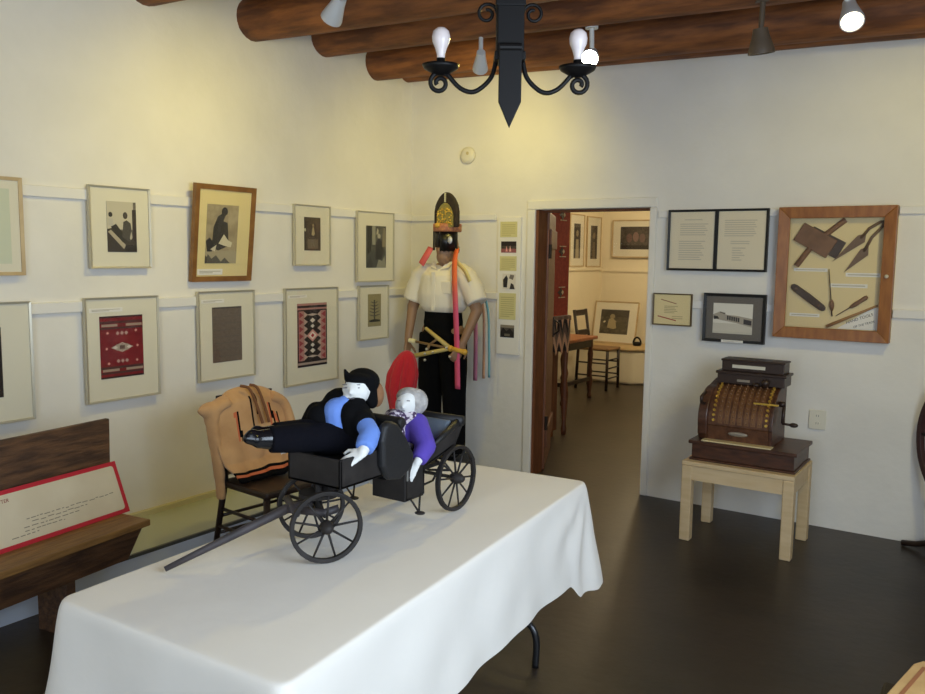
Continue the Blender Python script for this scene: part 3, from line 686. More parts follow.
# further assumed or added spotlights outside the picture
spotlight('assumed white spotlight beyond the right edge lighting the display case', (4.1, -1.7, 2.62), (3.35, 0.0, 1.6), True, M_whitemetal, mount_z=2.76, power=40, size=85, blend=.7, lens=12, col=WARM)  # unseen lamp, assumed from the warm light on the back wall
spotlight('assumed white spotlight outside the picture lighting the near end of the left wall', (1.5, -3.9, 2.66), (0.0, -3.5, 1.9), True, M_whitemetal, mount_z=2.82, power=24, size=125, blend=1.0, lens=12, col=WARM)  # unseen lamp, assumed from the even warm light on the left wall
spotlight('added unseen white spotlight nearer the photographer lighting the table', (2.5, -5.0, 2.64), (2.3, -3.2, .75), True, M_whitemetal, mount_z=2.80, power=12, size=110, blend=1.0, lens=12, col=WARM)  # unseen lamp, added only to warm the tabletop

# ------------------------------------------------------------------ chandelier
ch = thing('chandelier', 'black wrought iron chandelier with two bulbs and a pointed centre post', 'chandelier', (2.462, -2.68, 2.003), math.radians(33.9))
bm = B(); box(bm, -.046, .046, -.046, .046, .235, 1.03)
obj('post', bm, M_iron, ch, bevel=.006)
for a0, z0, z1 in ((.052, .225, .255), (.05, .40, .425)):
    bm = B(); box(bm, -a0, a0, -a0, a0, z0, z1); obj('collar', bm, M_iron, ch, bevel=.004)
bm = B(); prism(bm, [(0, 0), (.038, .085), (.038, .262), (-.038, .262), (-.038, .085)], 'y', -.072, -.056)
tube(bm, [(-.038, -.066, .262), (.038, -.066, .262)], .014, 12)
box(bm, -.03, .03, -.056, .03, .18, .24)
obj('spear_plate', bm, M_iron, ch, bevel=.003)
def spiral(c, r0, r1, a0, a1, n=26):
    return [(c[0] + (r0 + (r1 - r0) * k / n) * math.cos(a0 + (a1 - a0) * k / n), 0, c[1] + (r0 + (r1 - r0) * k / n) * math.sin(a0 + (a1 - a0) * k / n)) for k in range(n + 1)]
def bez(p, n=10):
    out = []
    for i in range(len(p) - 1):
        a_ = Vector(p[max(i - 1, 0)]); b_ = Vector(p[i]); c_ = Vector(p[i + 1]); d_ = Vector(p[min(i + 2, len(p) - 1)])
        for k in range(n):
            t_ = k / n
            out.append(.5 * ((2 * b_) + (c_ - a_) * t_ + (2 * a_ - 5 * b_ + 4 * c_ - d_) * t_ ** 2 + (3 * b_ - a_ - 3 * c_ + d_) * t_ ** 3))
    out.append(Vector(p[-1])); return out
for s in (-1, 1):
    pts = bez([(s * .045, 0, .235), (s * .062, 0, .175), (s * .115, 0, .13), (s * .165, 0, .14), (s * .21, 0, .186)], 8)
    sp = spiral((s * .236, .156), .038, .010, (PI * .75 if s > 0 else PI * .25), (PI * .75 - 2.9 * PI if s > 0 else PI * .25 + 2.9 * PI))
    bm = B(); tube(bm, pts + [Vector(q) for q in sp], .008, 10); arm = obj('arm', bm, M_iron, ch, smooth=True)
    x = s * .232; zb = -.024
    bm = B(); lathe(bm, [(.012, .205), (.03, .212), (.058, .228), (.064, .240), (.056, .238), (.03, .226), (.0, .224)], Matrix.Translation((x, 0, zb)), 24); obj('drip_pan', bm, M_iron, arm, smooth=True)
    bm = B(); tube(bm, [(x, 0, .222 + zb), (x, 0, .262 + zb)], .015, 14); obj('socket', bm, M_iron, arm, smooth=True)
    bm = B(); lathe(bm, [(.013, .255), (.014, .275), (.020, .295), (.029, .315), (.031, .332), (.027, .35), (.015, .361), (0, .364)], Matrix.Translation((x, 0, zb)), 22)
    b_ = obj('light_bulb', bm, M_bulb, arm, smooth=True); b_['label'] = 'unlit white light bulb'
    sp = spiral((s * .078, .385), .036, .012, (PI if s > 0 else 0), (PI - 2.6 * PI if s > 0 else 2.6 * PI))
    bm = B(); tube(bm, [Vector((s * .042, 0, .33))] + [Vector(q) for q in sp], .006, 8); obj('scroll', bm, M_iron, ch, smooth=True)
bm = B(); box(bm, -.09, .09, -.09, .09, .995, 1.02); obj('ceiling_plate', bm, M_iron, ch)

# ------------------------------------------------------------------ folding table and its cloth
TQ = [Vector((2.085, -4.12)), Vector((2.83, -4.10)), Vector((2.662, -2.395)), Vector((2.00, -2.45))]
TZ = 0.745
tb = thing('folding_table', 'long folding table under the white cloth, its grey steel leg showing', 'table', (2.41, -3.26, 0))
ctr = sum(TQ, Vector((0, 0))) / 4
ins_ = [q + (ctr - q).normalized() * .05 for q in TQ]
bm = B(); prism(bm, [tuple(q) for q in ins_], 'z', .705, TZ - .004); obj('tabletop', bm, mat('table_laminate', (190, 186, 178), .5), tb, world=True)
for yy in (-2.47, -3.98):
    xc = 2.335 if yy > -3 else 2.42
    h2 = .168
    bm = B(); tube(bm, bez([(xc - h2, yy, .0), (xc - h2, yy, .12), (xc - h2 + .05, yy, .175), (xc, yy, .185), (xc + h2 - .05, yy, .175), (xc + h2, yy, .12), (xc + h2, yy, 0)], 6), .0135, 12)
    tube(bm, [(xc, yy, .18), (xc, yy, .705)], .0135, 12)
    obj('leg', bm, M_steel, tb, world=True, smooth=True)

def cloth_perim(n_side=64, rad=.038):
    """rounded outline: list of (point, outward normal, corner weight)"""
    out = []
    for i in range(4):
        a_, b_, c_ = TQ[i - 1], TQ[i], TQ[(i + 1) % 4]
        d1 = (b_ - a_).normalized(); d2 = (c_ - b_).normalized()
        n1 = Vector((d1.y, -d1.x)); n2 = Vector((d2.y, -d2.x))
        p0 = a_ + d1 * rad; p1 = b_ - d1 * rad
        for k in range(n_side):
            s = k / n_side
            p = p0 + (p1 - p0) * s
            dd = min((p - p0).length, (p1 - p).length)
            out.append((p, n1, math.exp(-(dd / .085) ** 2), i, (p - p1).length if i == 2 else 9))
        for k in range(9):
            s = k / 9
            nn = (n1 * (1 - s) + n2 * s).normalized()
            qa = b_ - d1 * rad; qc = b_ + d2 * rad
            out.append((qa * (1 - s) ** 2 + b_ * 2 * s * (1 - s) + qc * s * s, nn, 1.0, i, 0 if i == 2 else 9))
    return out
per = cloth_perim()
NP = len(per); ROWS = 16; DROP = .305
cum = 0; cs = []
for k in range(NP):
    cs.append(cum); cum += (per[(k + 1) % NP][0] - per[k][0]).length
bm = B()
rings = []
for t_ in (0.0, .35, .7, .9, .98, 1.0):
    rg = []
    for (p, n_, w_, i, dc) in per:
        q = ctr + (p - ctr) * t_
        z = TZ + .001 + .0022 * noise.noise((q.x * 5, q.y * 3, 1)) * (1 if t_ < .95 else .3)
        rg.append(Vector((q.x, q.y, z)))
    rings.append(rg)
for t_ in [.02, .05] + [j / ROWS for j in range(2, ROWS + 1)]:
    rg = []
    for k, (p, n_, w_, i, dc) in enumerate(per):
        s = cs[k]
        fold = (.004 * math.sin(s * 15 + 1.3) + .003 * math.sin(s * 29 + t_ * 1.5)) * t_ ** 1.2 * (1 - .6 * w_)
        diag = .009 * math.sin((s * 13) + t_ * 5) * t_ * (1 - t_) * 2
        out_ = .006 * min(1, t_ * 30) + .028 * t_ + fold + diag + .045 * w_ * t_
        drop = DROP * t_ * (1 + .22 * w_) + .003 * math.sin(s * 7) * t_
        if dc < 1.2:            # pleats running down from the far right corner, and the corner flap
            rr_ = math.hypot(dc, t_ * DROP); an_ = math.atan2(dc, t_ * DROP + 1e-4)
            out_ += .011 * math.sin(11 * an_ + .6) * min(1, rr_ / .12) * math.exp(-(rr_ / .42) ** 2) * min(1, t_ * 3)
            fl = min(1, dc / .15) if dc < .17 else max(0, 1 - (dc - .17) / .02)
            drop += .060 * fl * t_ ** 2; out_ += .022 * fl * t_
        q = p + n_ * out_
        rg.append(Vector((q.x, q.y, TZ - .003 - drop)))
    rings.append(rg)
vr = []
cv = bm.verts.new((ctr.x, ctr.y, TZ + .001))
for rg in rings[1:]: vr.append([bm.verts.new(v) for v in rg])
for k in range(NP): bm.faces.new((cv, vr[0][k], vr[0][(k + 1) % NP]))
for a_, b_ in zip(vr, vr[1:]):
    for k in range(NP): bm.faces.new((a_[k], b_[k], b_[(k + 1) % NP], a_[(k + 1) % NP]))
cl = obj('tablecloth', bm, M_cloth, smooth=True); tag(cl, 'white cotton cloth draped over the long folding table', 'tablecloth')
md = cl.modifiers.new('sub', 'SUBSURF'); md.levels = 1; md.render_levels = 1

# ------------------------------------------------------------------ bench and sign
th = math.atan2(-.99, .13)
be = thing('wooden_bench', 'old dark wooden bench with a plank back by the left wall', 'bench', (.885, -3.01, 0), th)
bm = B(); box(bm, 0, 1.7, -.31, 0, .392, .42); obj('seat', bm, M_seatwood, be, bevel=.004)
bm = B()
hexa(bm, [(-.03, -.30, .42), (-.075, -.345, .82), (-.03, -.275, .42), (-.075, -.320, .82), (1.7, -.30, .42), (1.7, -.345, .82), (1.7, -.275, .42), (1.7, -.320, .82)])
obj('backrest', bm, M_oldwood, be, bevel=.004)
bm = B()
hexa(bm, [(.06, -.10, .245), (.012, -.055, .392), (.06, -.075, .245), (.012, -.03, .392), (1.7, -.10, .245), (1.7, -.055, .392), (1.7, -.075, .245), (1.7, -.03, .392)])
obj('apron', bm, M_oldwood, be, bevel=.003)
for x in (.30, 1.32):
    bm = B(); box(bm, x, x + .045, -.29, -.11, 0, .392); obj('leg', bm, M_oldwood, be, bevel=.004)
sg = thing('sign_board', 'long paper sign with red border leaning on the wooden bench', 'sign', (.885, -3.01, 0), th)
# sign plane: from (y=-.165,z=.425) up to (y=-.245,z=.645)
q0, q1 = Vector((0, -.165, .4215)), Vector((0, -.252, .640))
up = (q1 - q0).normalized(); nrm = Vector((0, up.z, -up.y)) * 1.0; hgt = (q1 - q0).length
# local frame of the board: X towards the right end as seen (= -x of the bench), Z up the board, -Y out of it
MS = Matrix((Vector((-1, 0, 0)), -nrm, up)).transposed().to_4x4(); MS.translation = q0
X0, X1 = -.90, .038
bm = B(); box(bm, X0, X1, 0.001, .008, 0, hgt, M=MS); obj('board', bm, M_redbrd, sg)
rr = .014
pl = []
for cx, cz, a0 in ((X1 - .02 - rr, .018 + rr, -PI / 2), (X1 - .02 - rr, hgt - .018 - rr, 0), (X0 + .02 + rr, hgt - .018 - rr, PI / 2), (X0 + .02 + rr, .018 + rr, PI)):
    for k in range(5): pl.append((cx + rr * math.cos(a0 + PI / 2 * k / 4), cz + rr * math.sin(a0 + PI / 2 * k / 4)))
bm = B(); prism(bm, pl, 'y', -.0008, .001, M=MS); pp = obj('paper', bm, M_signpaper, sg); pp['label'] = 'cream paper with faded writing'
bm = B()
random.seed(3)
def stroke(x, z, w_, h_, sl=0.0): box(bm, x, x + w_, -.0014, -.0009, z, z + h_, M=MS)
for ln, (xa, xb, z) in enumerate(((-.44, -.02, .098), (-.42, -.16, .083), (-.46, -.20, .068), (-.46, -.28, .053), (-.52, -.40, .040))):
    x = xa
    while x < xb:
        w_ = random.uniform(.008, .03); stroke(x, z + random.uniform(-.002, .002), min(w_, xb - x), .0035); x += w_ + random.uniform(.004, .01)
obj('faded_writing', bm, M_ink, pp)
letters('TTER', .020, MS @ Matrix.Translation((-.535, -.0012, hgt - .050)) @ ROT, M_redink, pp)

# ------------------------------------------------------------------ chair with jacket
def side_chair(label, loc, rz, group=None, seat=.44, w_=.38, d_=.38, bh=.86):
    t = thing('wooden_chair', label, 'chair', loc, rz, group)
    # faces local -y
    bm = B(); box(bm, -w_ / 2, w_ / 2, -d_ / 2, d_ / 2, seat - .035, seat); obj('seat', bm, M_dkwood, t, bevel=.012)
    fl = []
    for sx in (-1, 1):
        bm = B(); tube(bm, [(sx * (w_ / 2 + .02), -d_ / 2 - .02, 0), (sx * (w_ / 2 - .025), -d_ / 2 + .03, seat - .03)], [.014, .018], 10); obj('leg', bm, M_dkwood, t, smooth=True)
        bm = B(); tube(bm, [(sx * (w_ / 2 + .02), d_ / 2 + .04, 0), (sx * (w_ / 2 - .02), d_ / 2 - .02, seat), (sx * (w_ / 2 - .02), d_ / 2 + .045, bh)], [.014, .018, .013], 10); obj('leg', bm, M_dkwood, t, smooth=True)
    for z, k in ((.16, 1), (.25, 1)):
        f = z / seat
        for a_, b_ in (((-1, -1), (1, -1)), ((-1, 1), (1, 1)), ((-1, -1), (-1, 1)), ((1, -1), (1, 1))):
            def at(s): return (s[0] * ((w_ / 2 + .02) * (1 - f) + (w_ / 2 - .025) * f), (-d_ / 2 - .02 + .05 * f) if s[1] < 0 else (d_ / 2 + .04 - .06 * f), z + (.04 if a_[0] == b_[0] else 0))
            bm = B(); tube(bm, [at(a_), at(b_)], .009, 8); obj('stretcher', bm, M_dkwood, t, smooth=True)
    for z in (.60, .72, .83):
        y = d_ / 2 - .02 + .065 * (z - seat) / (bh - seat)
        bm = B(); box(bm, -w_ / 2 + .02, w_ / 2 - .02, y - .008, y + .008, z - .03, z + .03); obj('back_slat', bm, M_dkwood, t, bevel=.004)
    return t
CH = (.885, -2.29, 0); CR = PI / 2 - .10        # back to the wall, facing the table
side_chair('dark wooden chair holding the tan jacket beside the left wall', CH, CR, bh=.84)
# jacket draped over the chair back
jk = thing('jacket', 'tan wool jacket with orange and black stripes draped over the chair back', 'jacket', CH, CR)
def drape(u, v):
    """u across the back, v from behind the chair over the top rail down to the seat"""
    x = (u - .5)
    prof = [(-.04, .40, .19), (.10, .60, .235), (.22, .80, .262), (.30, .875, .262), (.36, .885, .235), (.43, .83, .185), (.60, .67, .150), (.80, .53, .115), (1.01, .452, .02)]
    for (a_, z0, y0), (b_, z1, y1) in zip(prof, prof[1:]):
        if a_ <= v <= b_:
            s = (v - a_) / (b_ - a_); z = z0 + (z1 - z0) * s; y = y0 + (y1 - y0) * s; break
    wd = .42 + .05 * math.sin(min(1, max(0, v - .3) * 1.6) * PI) if v > .36 else .42
    X = x * wd * (1 - .10 * max(0, v - .7) / .3)
    z -= .10 * (abs(x) * 2) ** 3.0 * math.exp(-((v - .34) / .22) ** 2)
    n1 = .020 * math.sin(x * 21 + v * 4) * max(0, v - .35) + .018 * noise.noise((x * 5, v * 4, 3))
    return Vector((X, y - n1 - .014, z + .008 * noise.noise((x * 6, v * 5, 9))))
def jpick(u, v):
    if v > .955: return 1
    if v > .925: return 2
    if v > .905: return 1
    if abs(u - .47) < .018 and .42 < v < .60: return 1
    if abs(u - .54) < .012 and .40 < v < .52: return 1
    for c_, a_, b_ in ((.28, .48, .66), (.72, .46, .64), (.80, .5, .68)):
        if abs(u - c_ - .12 * (v - a_)) < .014 and a_ < v < b_: return 1
        if abs(u - c_ - .12 * (v - a_) + .032) < .014 and a_ < v < b_: return 2
    return 0
bm = B(); grid(bm, drape, 44, 70, pick=jpick)
o = obj('jacket_body', bm, [M_tan, M_black, M_orange], jk, smooth=True); solid(o, .014)
bm = B()                        # sleeve hanging down on the photographer's left
tube(bm, bez([(-.13, .20, .835), (-.215, .20, .79), (-.228, .18, .70), (-.222, .16, .58), (-.215, .15, .45), (-.215, .14, .35)], 7), [.055] * 6 + [.05] * 6 + [.042] * 8 + [.038] * 8 + [.032] * 8, 14, flat=.62)
ell(bm, (-.225, .20, .80), (.07, .045, .042)); cap(bm, (-.235, .20, .80), (-.285, .20, .80), .036, .018)
sculpt('sleeve', bm, M_tan, jk, voxel=.012, smooth=5)
bm = B(); tube(bm, bez([(.13, .20, .83), (.205, .19, .78), (.225, .15, .66), (.22, .11, .56)], 7), [.055] * 22, 14, flat=.6)
sculpt('sleeve', bm, M_tan, jk, voxel=.012, smooth=5)
for dx in (0, .045):             # collar and open front edges standing along the top
    bm = B(); tube(bm, bez([(-.05 + dx * 1.3, .20, .90), (-.02 + dx * 1.1, .165, .885), (.0 + dx, .13, .80), (.012 + dx * .9, .10, .71)], 6), .0075, 8)
    obj('collar_edge', bm, mat('collar_brown', (120, 78, 48), .9), jk, smooth=True)

# ------------------------------------------------------------------ post with the red hood, behind the carriage
t = thing('wooden_post', 'dark wooden post on a round base holding up the red hood behind the carriage', 'stand', (.94, -1.28, 0))
bm = B(); tube(bm, [(0, 0, .03), (0, 0, .97)], [.020, .016], 12); obj('pole', bm, M_dkwood, t, smooth=True)
bm = B(); lathe(bm, [(.15, 0), (.15, .02), (.05, .035), (0, .035)], n=28); obj('base', bm, M_dkwood, t)
rc = thing('red_hood', 'bright red cloth hood hung over a post behind the carriage', 'hood', (.905, -1.30, .555))
bm = B()
def hood(u, v):
    a_ = 2 * PI * u
    prof = [(0, .455, 0), (.04, .448, .026), (.12, .43, .052), (.25, .385, .078), (.42, .31, .098), (.6, .22, .098), (.8, .10, .066), (1, -.02, .045)]
    for (p0, z0, r0), (p1, z1, r1) in zip(prof, prof[1:]):
        if p0 <= v <= p1:
            s = (v - p0) / (p1 - p0); z = z0 + (z1 - z0) * s; r = r0 + (r1 - r0) * s; break
    w_ = min(1, v * 2.2)
    r *= .80 * (1 + w_ * (.16 * math.sin(3 * a_ + 1.2 + v * 2) + .24 * abs(math.sin(4.5 * a_ + 2 + v * 2.2)) - .12 + .05 * math.sin(13 * a_ + v * 5)))
    return Vector((.02 + .03 * (1 - v) + r * math.cos(a_) * 1.0 - .03 * v, r * math.sin(a_) * .95 + .02, z + .025 * math.sin(2 * a_ + 1) * v))
grid(bm, hood, 96, 30)
bmesh.ops.remove_doubles(bm, verts=bm.verts, dist=.0004)
o = obj('hood_cloth', bm, M_redcloth, rc, smooth=True); solid(o, .006)

# ------------------------------------------------------------------ mannequin
mq = thing('mannequin', 'life-size mannequin in white shirt, black trousers and beaded headdress in the corner', 'mannequin', (.56, -.35, 0))
def hand(bm, wr, d, side, curl=.5, s=1.0, up=(0, -1, 0)):
    """palm with five fingers: d = direction of the hand, up = back of the hand, side = thumb side sign"""
    d = Vector(d).normalized(); b = Vector(up); b = (b - d * b.dot(d)).normalized(); w = d.cross(b) * side
    wr = Vector(wr)
    for f in (-.024, -.008, .008, .024): cap(bm, wr + w * f * .7 * s, wr + d * .085 * s + w * f * s * 1.1, .014 * s, .013 * s, 8)
    for i, (f, l) in enumerate(((-.032, .060), (-.011, .075), (.011, .082), (.032, .072))):
        p = wr + d * .088 * s + w * f * s; q = p
        a_ = 0
        for j in range(3):
            a_ += curl * (.5 + .3 * j)
            q2 = q + (d * math.cos(a_) - b * math.sin(a_)) * l * s * (.42, .32, .26)[j]
            cap(bm, q, q2, .0095 * s, .0085 * s, 8); q = q2
    p = wr + d * .025 * s + w * .03 * s; q = p + (d * .6 + w * .7 - b * .2).normalized() * .045 * s
    cap(bm, p, q, .0125 * s, .011 * s, 8); cap(bm, q, q + (d * .85 + w * .2 - b * .4).normalized() * .032 * s, .011 * s, .009 * s, 8)
bm = B()
X, Y = .56, -.35
ZB = .12
# head and neck (bowed a little), torso under the clothes, arms
ell(bm, (X + .042, Y - .02, 1.635), (.076, .095, .115)); ell(bm, (X + .042, Y - .055, 1.565), (.055, .06, .06))
cap(bm, (X + .03, Y + .01, 1.46), (X + .03, Y - .005, 1.57), .058, .052)
ell(bm, (X + .042, Y - .118, 1.61), (.012, .016, .022))                                   # nose
for s in (-1, 1): ell(bm, (X + .042 + s * .078, Y, 1.615), (.01, .02, .03))
ell(bm, (X, Y, 1.36), (.16, .10, .17)); ell(bm, (X, Y, 1.16), (.11, .08, .12)); ell(bm, (X, Y, 1.05), (.12, .085, .11))
cap(bm, (X - .17, Y, 1.45), (X - .265, Y - .01, 1.20), .048, .042); cap(bm, (X - .265, Y - .01, 1.20), (X - .262, Y - .07, .965), .040, .028)
cap(bm, (X + .17, Y, 1.45), (X + .29, Y - .01, 1.20), .048, .042); cap(bm, (X + .29, Y - .01, 1.20), (X + .235, Y - .09, .985), .040, .028)
hand(bm, (X - .262, Y - .072, .955), (.02, -.12, -1), 1, curl=.35, up=(-1, 0, 0))
hand(bm, (X + .233, Y - .095, .975), (-.15, -.55, -.8), -1, curl=.75, up=(.9, -.4, .3))
for s in (-1, 1):
    cap(bm, (X + s * .095, Y, 1.03), (X + s * .10, Y - .01, .60), .08, .06); cap(bm, (X + s * .10, Y - .01, .60), (X + s * .10, Y + .01, .20), .056, .036)
body = sculpt('body', bm, [M_skin, M_skindk], mq, world=True, voxel=.009, smooth=3, pick=lambda c: 1 if c.z > 1.49 else 0)
# shoes, on the dark round foot of the stand
for s in (-1, 1):
    bm = B(); ell(bm, (X + s * .10, Y - .05, ZB + .04), (.045, .12, .04))
    sculpt('shoe', bm, M_shoe, mq, world=True, voxel=.01, smooth=3)
bm = B(); lathe(bm, [(.24, 0), (.24, .11), (.23, .12), (0, .12)], Matrix.Translation((X, Y, 0)), 32); obj('display_stand', bm, M_blk, mq, world=True)
# trousers
bm = B()
ell(bm, (X, Y, 1.10), (.158, .115, .11)); ell(bm, (X, Y, 1.00), (.165, .12, .14)); tube(bm, [(X, Y, 1.05), (X, Y, 1.195)], [.108, .104], 20, flat=1.42)
for s in (-1, 1):
    tube(bm, [(X + s * .080, Y, 1.02), (X + s * .095, Y - .005, .78), (X + s * .105, Y - .01, .60), (X + s * .108, Y, .38), (X + s * .108, Y, .17)], [.108, .100, .088, .080, .080], 16)
tr = sculpt('trousers', bm, M_black, mq, world=True, voxel=.011, smooth=4)
# shirt, short sleeves
bm = B()
ell(bm, (X, Y, 1.40), (.185, .115, .12)); tube(bm, [(X, Y, 1.175), (X, Y, 1.215), (X, Y, 1.30), (X, Y, 1.44)], [.104, .130, .138, .120], 22, flat=1.45)
cap(bm, (X - .15, Y, 1.455), (X + .16, Y, 1.455), .062, .062)
for s, xe in ((-1, X - .268), (1, X + .295)):
    tube(bm, [(X + s * .12, Y, 1.465), (X + s * .19, Y, 1.42), ((X + s * .19 + xe) / 2 + s * .005, Y, 1.34), (xe, Y - .01, 1.25)], [.072, .080, .080, .074], 16)
sh = sculpt('shirt', bm, M_shirt, mq, world=True, voxel=.010, smooth=4)
for s in (-1, 1):
    bm = B(); faces(bm, [(X + .02 + s * .012, Y - .095, 1.475), (X + .02 + s * .075, Y - .075, 1.49), (X + .02 + s * .085, Y - .03, 1.535), (X + .02 + s * .05, Y - .06, 1.525)], [(0, 1, 2, 3)])
    o = obj('collar_flap', bm, M_shirt, sh, world=True); solid(o, .008)
bm = B(); prism(bm, [(X - .012, 1.19), (X + .018, 1.19), (X + .020, 1.46), (X - .010, 1.46)], 'y', Y - .137, Y - .126); o = obj('button_placket', bm, M_shirt, sh, world=True, bevel=.003)
bm = B(); box(bm, X + .065, X + .15, Y - .124, Y - .10, 1.31, 1.40); obj('chest_pocket', bm, M_shirt, sh, world=True, bevel=.005)
# headdress: tall pointed cap with dark border, beaded front and fringe over the eyes
hd = []
ZH = 1.768
def cap_poly(w_, h_, n=16, z0=ZH):
    pts = [(-w_, z0)]
    for k in range(n + 1):
        s = k / n; x = -w_ + 2 * w_ * s
        pts.append((x * (1.04 if .05 < s < .95 else 1), z0 + h_ * (.45 + .55 * (max(0, 1 - abs(x / w_) ** 1.9)) ** .75)))
    pts.append((w_, z0)); return pts
Mh = Matrix.Translation((X + .085, Y - .09, 0)) @ Matrix.Rotation(.0, 4, 'X')
bm = B(); prism(bm, cap_poly(.098, .238), 'y', -.02, .02, M=Mh); bd = obj('headdress', bm, mat('headdress_velvet', (52, 40, 30), .8, col2=(38, 30, 24), scale=30), mq, world=True, bevel=.012, seg=3)
bm = B(); prism(bm, cap_poly(.068, .165), 'y', -.026, -.02, M=Mh)
obj('beaded_panel', bm, mat('bead_green', (120, 124, 74), .4, .2, col2=(176, 150, 70), scale=60), bd, world=True)
random.seed(5)
bm = B()
for k in range(46):
    x = random.uniform(-.06, .06); z = random.uniform(.02, .14)
    ell(bm, (X + .085 + x, Y - .118, ZH + z * (1 - abs(x) * 4)), (.007, .004, .007), n=8)
o = obj('gold_beads', bm, M_brass, bd, world=True, smooth=True); o['kind'] = 'stuff'
bm = B(); box(bm, X + .080, X + .090, Y - .118, Y - .108, ZH + .17, ZH + .232); obj('centre_strip', bm, mat('strip_silver', (196, 190, 160), .4), bd, world=True)
bm = B(); lathe(bm, [(.100, -.03), (.104, -.018), (.104, .018), (.100, .026), (.088, .026), (.088, -.03)], Matrix.Translation((X + .052, Y - .035, ZH)) @ Matrix.Diagonal((.92, 1.05, 1, 1)), 28)
obj('headband', bm, mat('band_rose', (160, 98, 76), .6, col2=(196, 132, 80), scale=50), bd, world=True, smooth=True)
bm = B(); ell(bm, (X + .045, Y - .145, ZH + .012), (.02, .012, .018)); obj('brooch', bm, M_yellow, bd, world=True, smooth=True)
bm = B()
for a0, a1, zb in ((-2.95, -2.25, 1.61), (-1.95, -1.55, 1.63), (-1.5, -.2, 1.60)):
    n = 8; ring = []
    for k in range(n + 1):
        a_ = a0 + (a1 - a0) * k / n
        ring.append((X + .043 + .098 * math.cos(a_), Y - .018 + .104 * math.sin(a_)))
    v0 = [bm.verts.new((p[0], p[1], ZH - .02)) for p in ring]; v1 = [bm.verts.new((p[0], p[1], zb + .008 * (k % 2))) for k, p in enumerate(ring)]
    for k in range(n): bm.faces.new((v0[k], v0[k + 1], v1[k + 1], v1[k]))
o = obj('eye_fringe', bm, mat('fringe_black', (16, 15, 15), .35), bd, world=True, smooth=True); solid(o, .006)
bm = B(); ell(bm, (X + .125, Y - .108, 1.68), (.019, .008, .026)); o = obj('pendant', bm, mat('pendant_silver', (206, 206, 210), .3, .3), bd, world=True, smooth=True)
# ribbons
def ribbon(pts, w_, m, name='ribbon', nrm=(0, 1, 0)):
    bm = B(); P_ = bez(pts, 6); vs = []
    for k, p in enumerate(P_):
        d = (P_[min(k + 1, len(P_) - 1)] - P_[max(k - 1, 0)]).normalized(); s = d.cross(Vector(nrm)).normalized() * w_ / 2
        vs.append((bm.verts.new(p - s), bm.verts.new(p + s)))
    for a_, b_ in zip(vs, vs[1:]): bm.faces.new((a_[0], a_[1], b_[1], b_[0]))
    o = obj(name, bm, m, mq, world=True, smooth=True); solid(o, .003); return o
def rmix(name, c1, c2, z0, z1):
    m = mat(name, c1, .6); nt = m.node_tree
    g = nt.nodes.new('ShaderNodeNewGeometry'); sx = nt.nodes.new('ShaderNodeSeparateXYZ'); mr = nt.nodes.new('ShaderNodeMapRange'); cr = nt.nodes.new('ShaderNodeValToRGB')
    mr.inputs['From Min'].default_value = z0; mr.inputs['From Max'].default_value = z1
    cr.color_ramp.elements[0].color = rgb(*c2); cr.color_ramp.elements[1].color = rgb(*c1)
    nt.links.new(g.outputs['Position'], sx.inputs[0]); nt.links.new(sx.outputs['Z'], mr.inputs[0]); nt.links.new(mr.outputs[0], cr.inputs[0]); nt.links.new(cr.outputs[0], nt.nodes['Principled BSDF'].inputs['Base Color'])
    return m
r_or = rmix('ribbon_dyed', (236, 110, 58), (222, 84, 122), 1.20, 1.42)
ribbon([(X + .15, Y - .06, 1.62), (X + .175, Y - .12, 1.54), (X + .20, Y - .155, 1.40), (X + .215, Y - .16, 1.2), (X + .222, Y - .15, .95), (X + .225, Y - .14, .66)], .042, r_or)['label'] = 'long orange and pink ribbon'
ribbon([(X + .15, Y + .125, 1.40), (X + .17, Y + .15, 1.2), (X + .18, Y + .15, .95), (X + .18, Y + .15, .68)], .034, mat('ribbon_mauve', (196, 120, 140), .6))['label'] = 'mauve ribbon'
ribbon([(X + .20, Y + .13, 1.38), (X + .235, Y + .16, 1.2), (X + .245, Y + .16, .95), (X + .245, Y + .16, .70)], .022, mat('ribbon_tan', (196, 150, 120), .6))['label'] = 'tan ribbon'
ribbon([(X + .22, Y + .13, 1.38), (X + .265, Y + .17, 1.2), (X + .28, Y + .17, .95), (X + .285, Y + .17, .71)], .018, mat('ribbon_teal', (120, 176, 190), .6))['label'] = 'pale teal ribbon'
ribbon([(X + .12, Y - .05, 1.62), (X + .165, Y - .085, 1.54), (X + .235, Y - .085, 1.475), (X + .275, Y - .08, 1.40)], .034, mat('ribbon_yellow', (232, 214, 140), .6), nrm=(0, 1, .4))['label'] = 'yellow ribbon over the shoulder'
ribbon([(X - .055, Y - .08, 1.63), (X - .075, Y - .11, 1.57), (X - .115, Y - .115, 1.51)], .05, mat('ribbon_red', (220, 96, 92), .6))['label'] = 'short red ribbon'
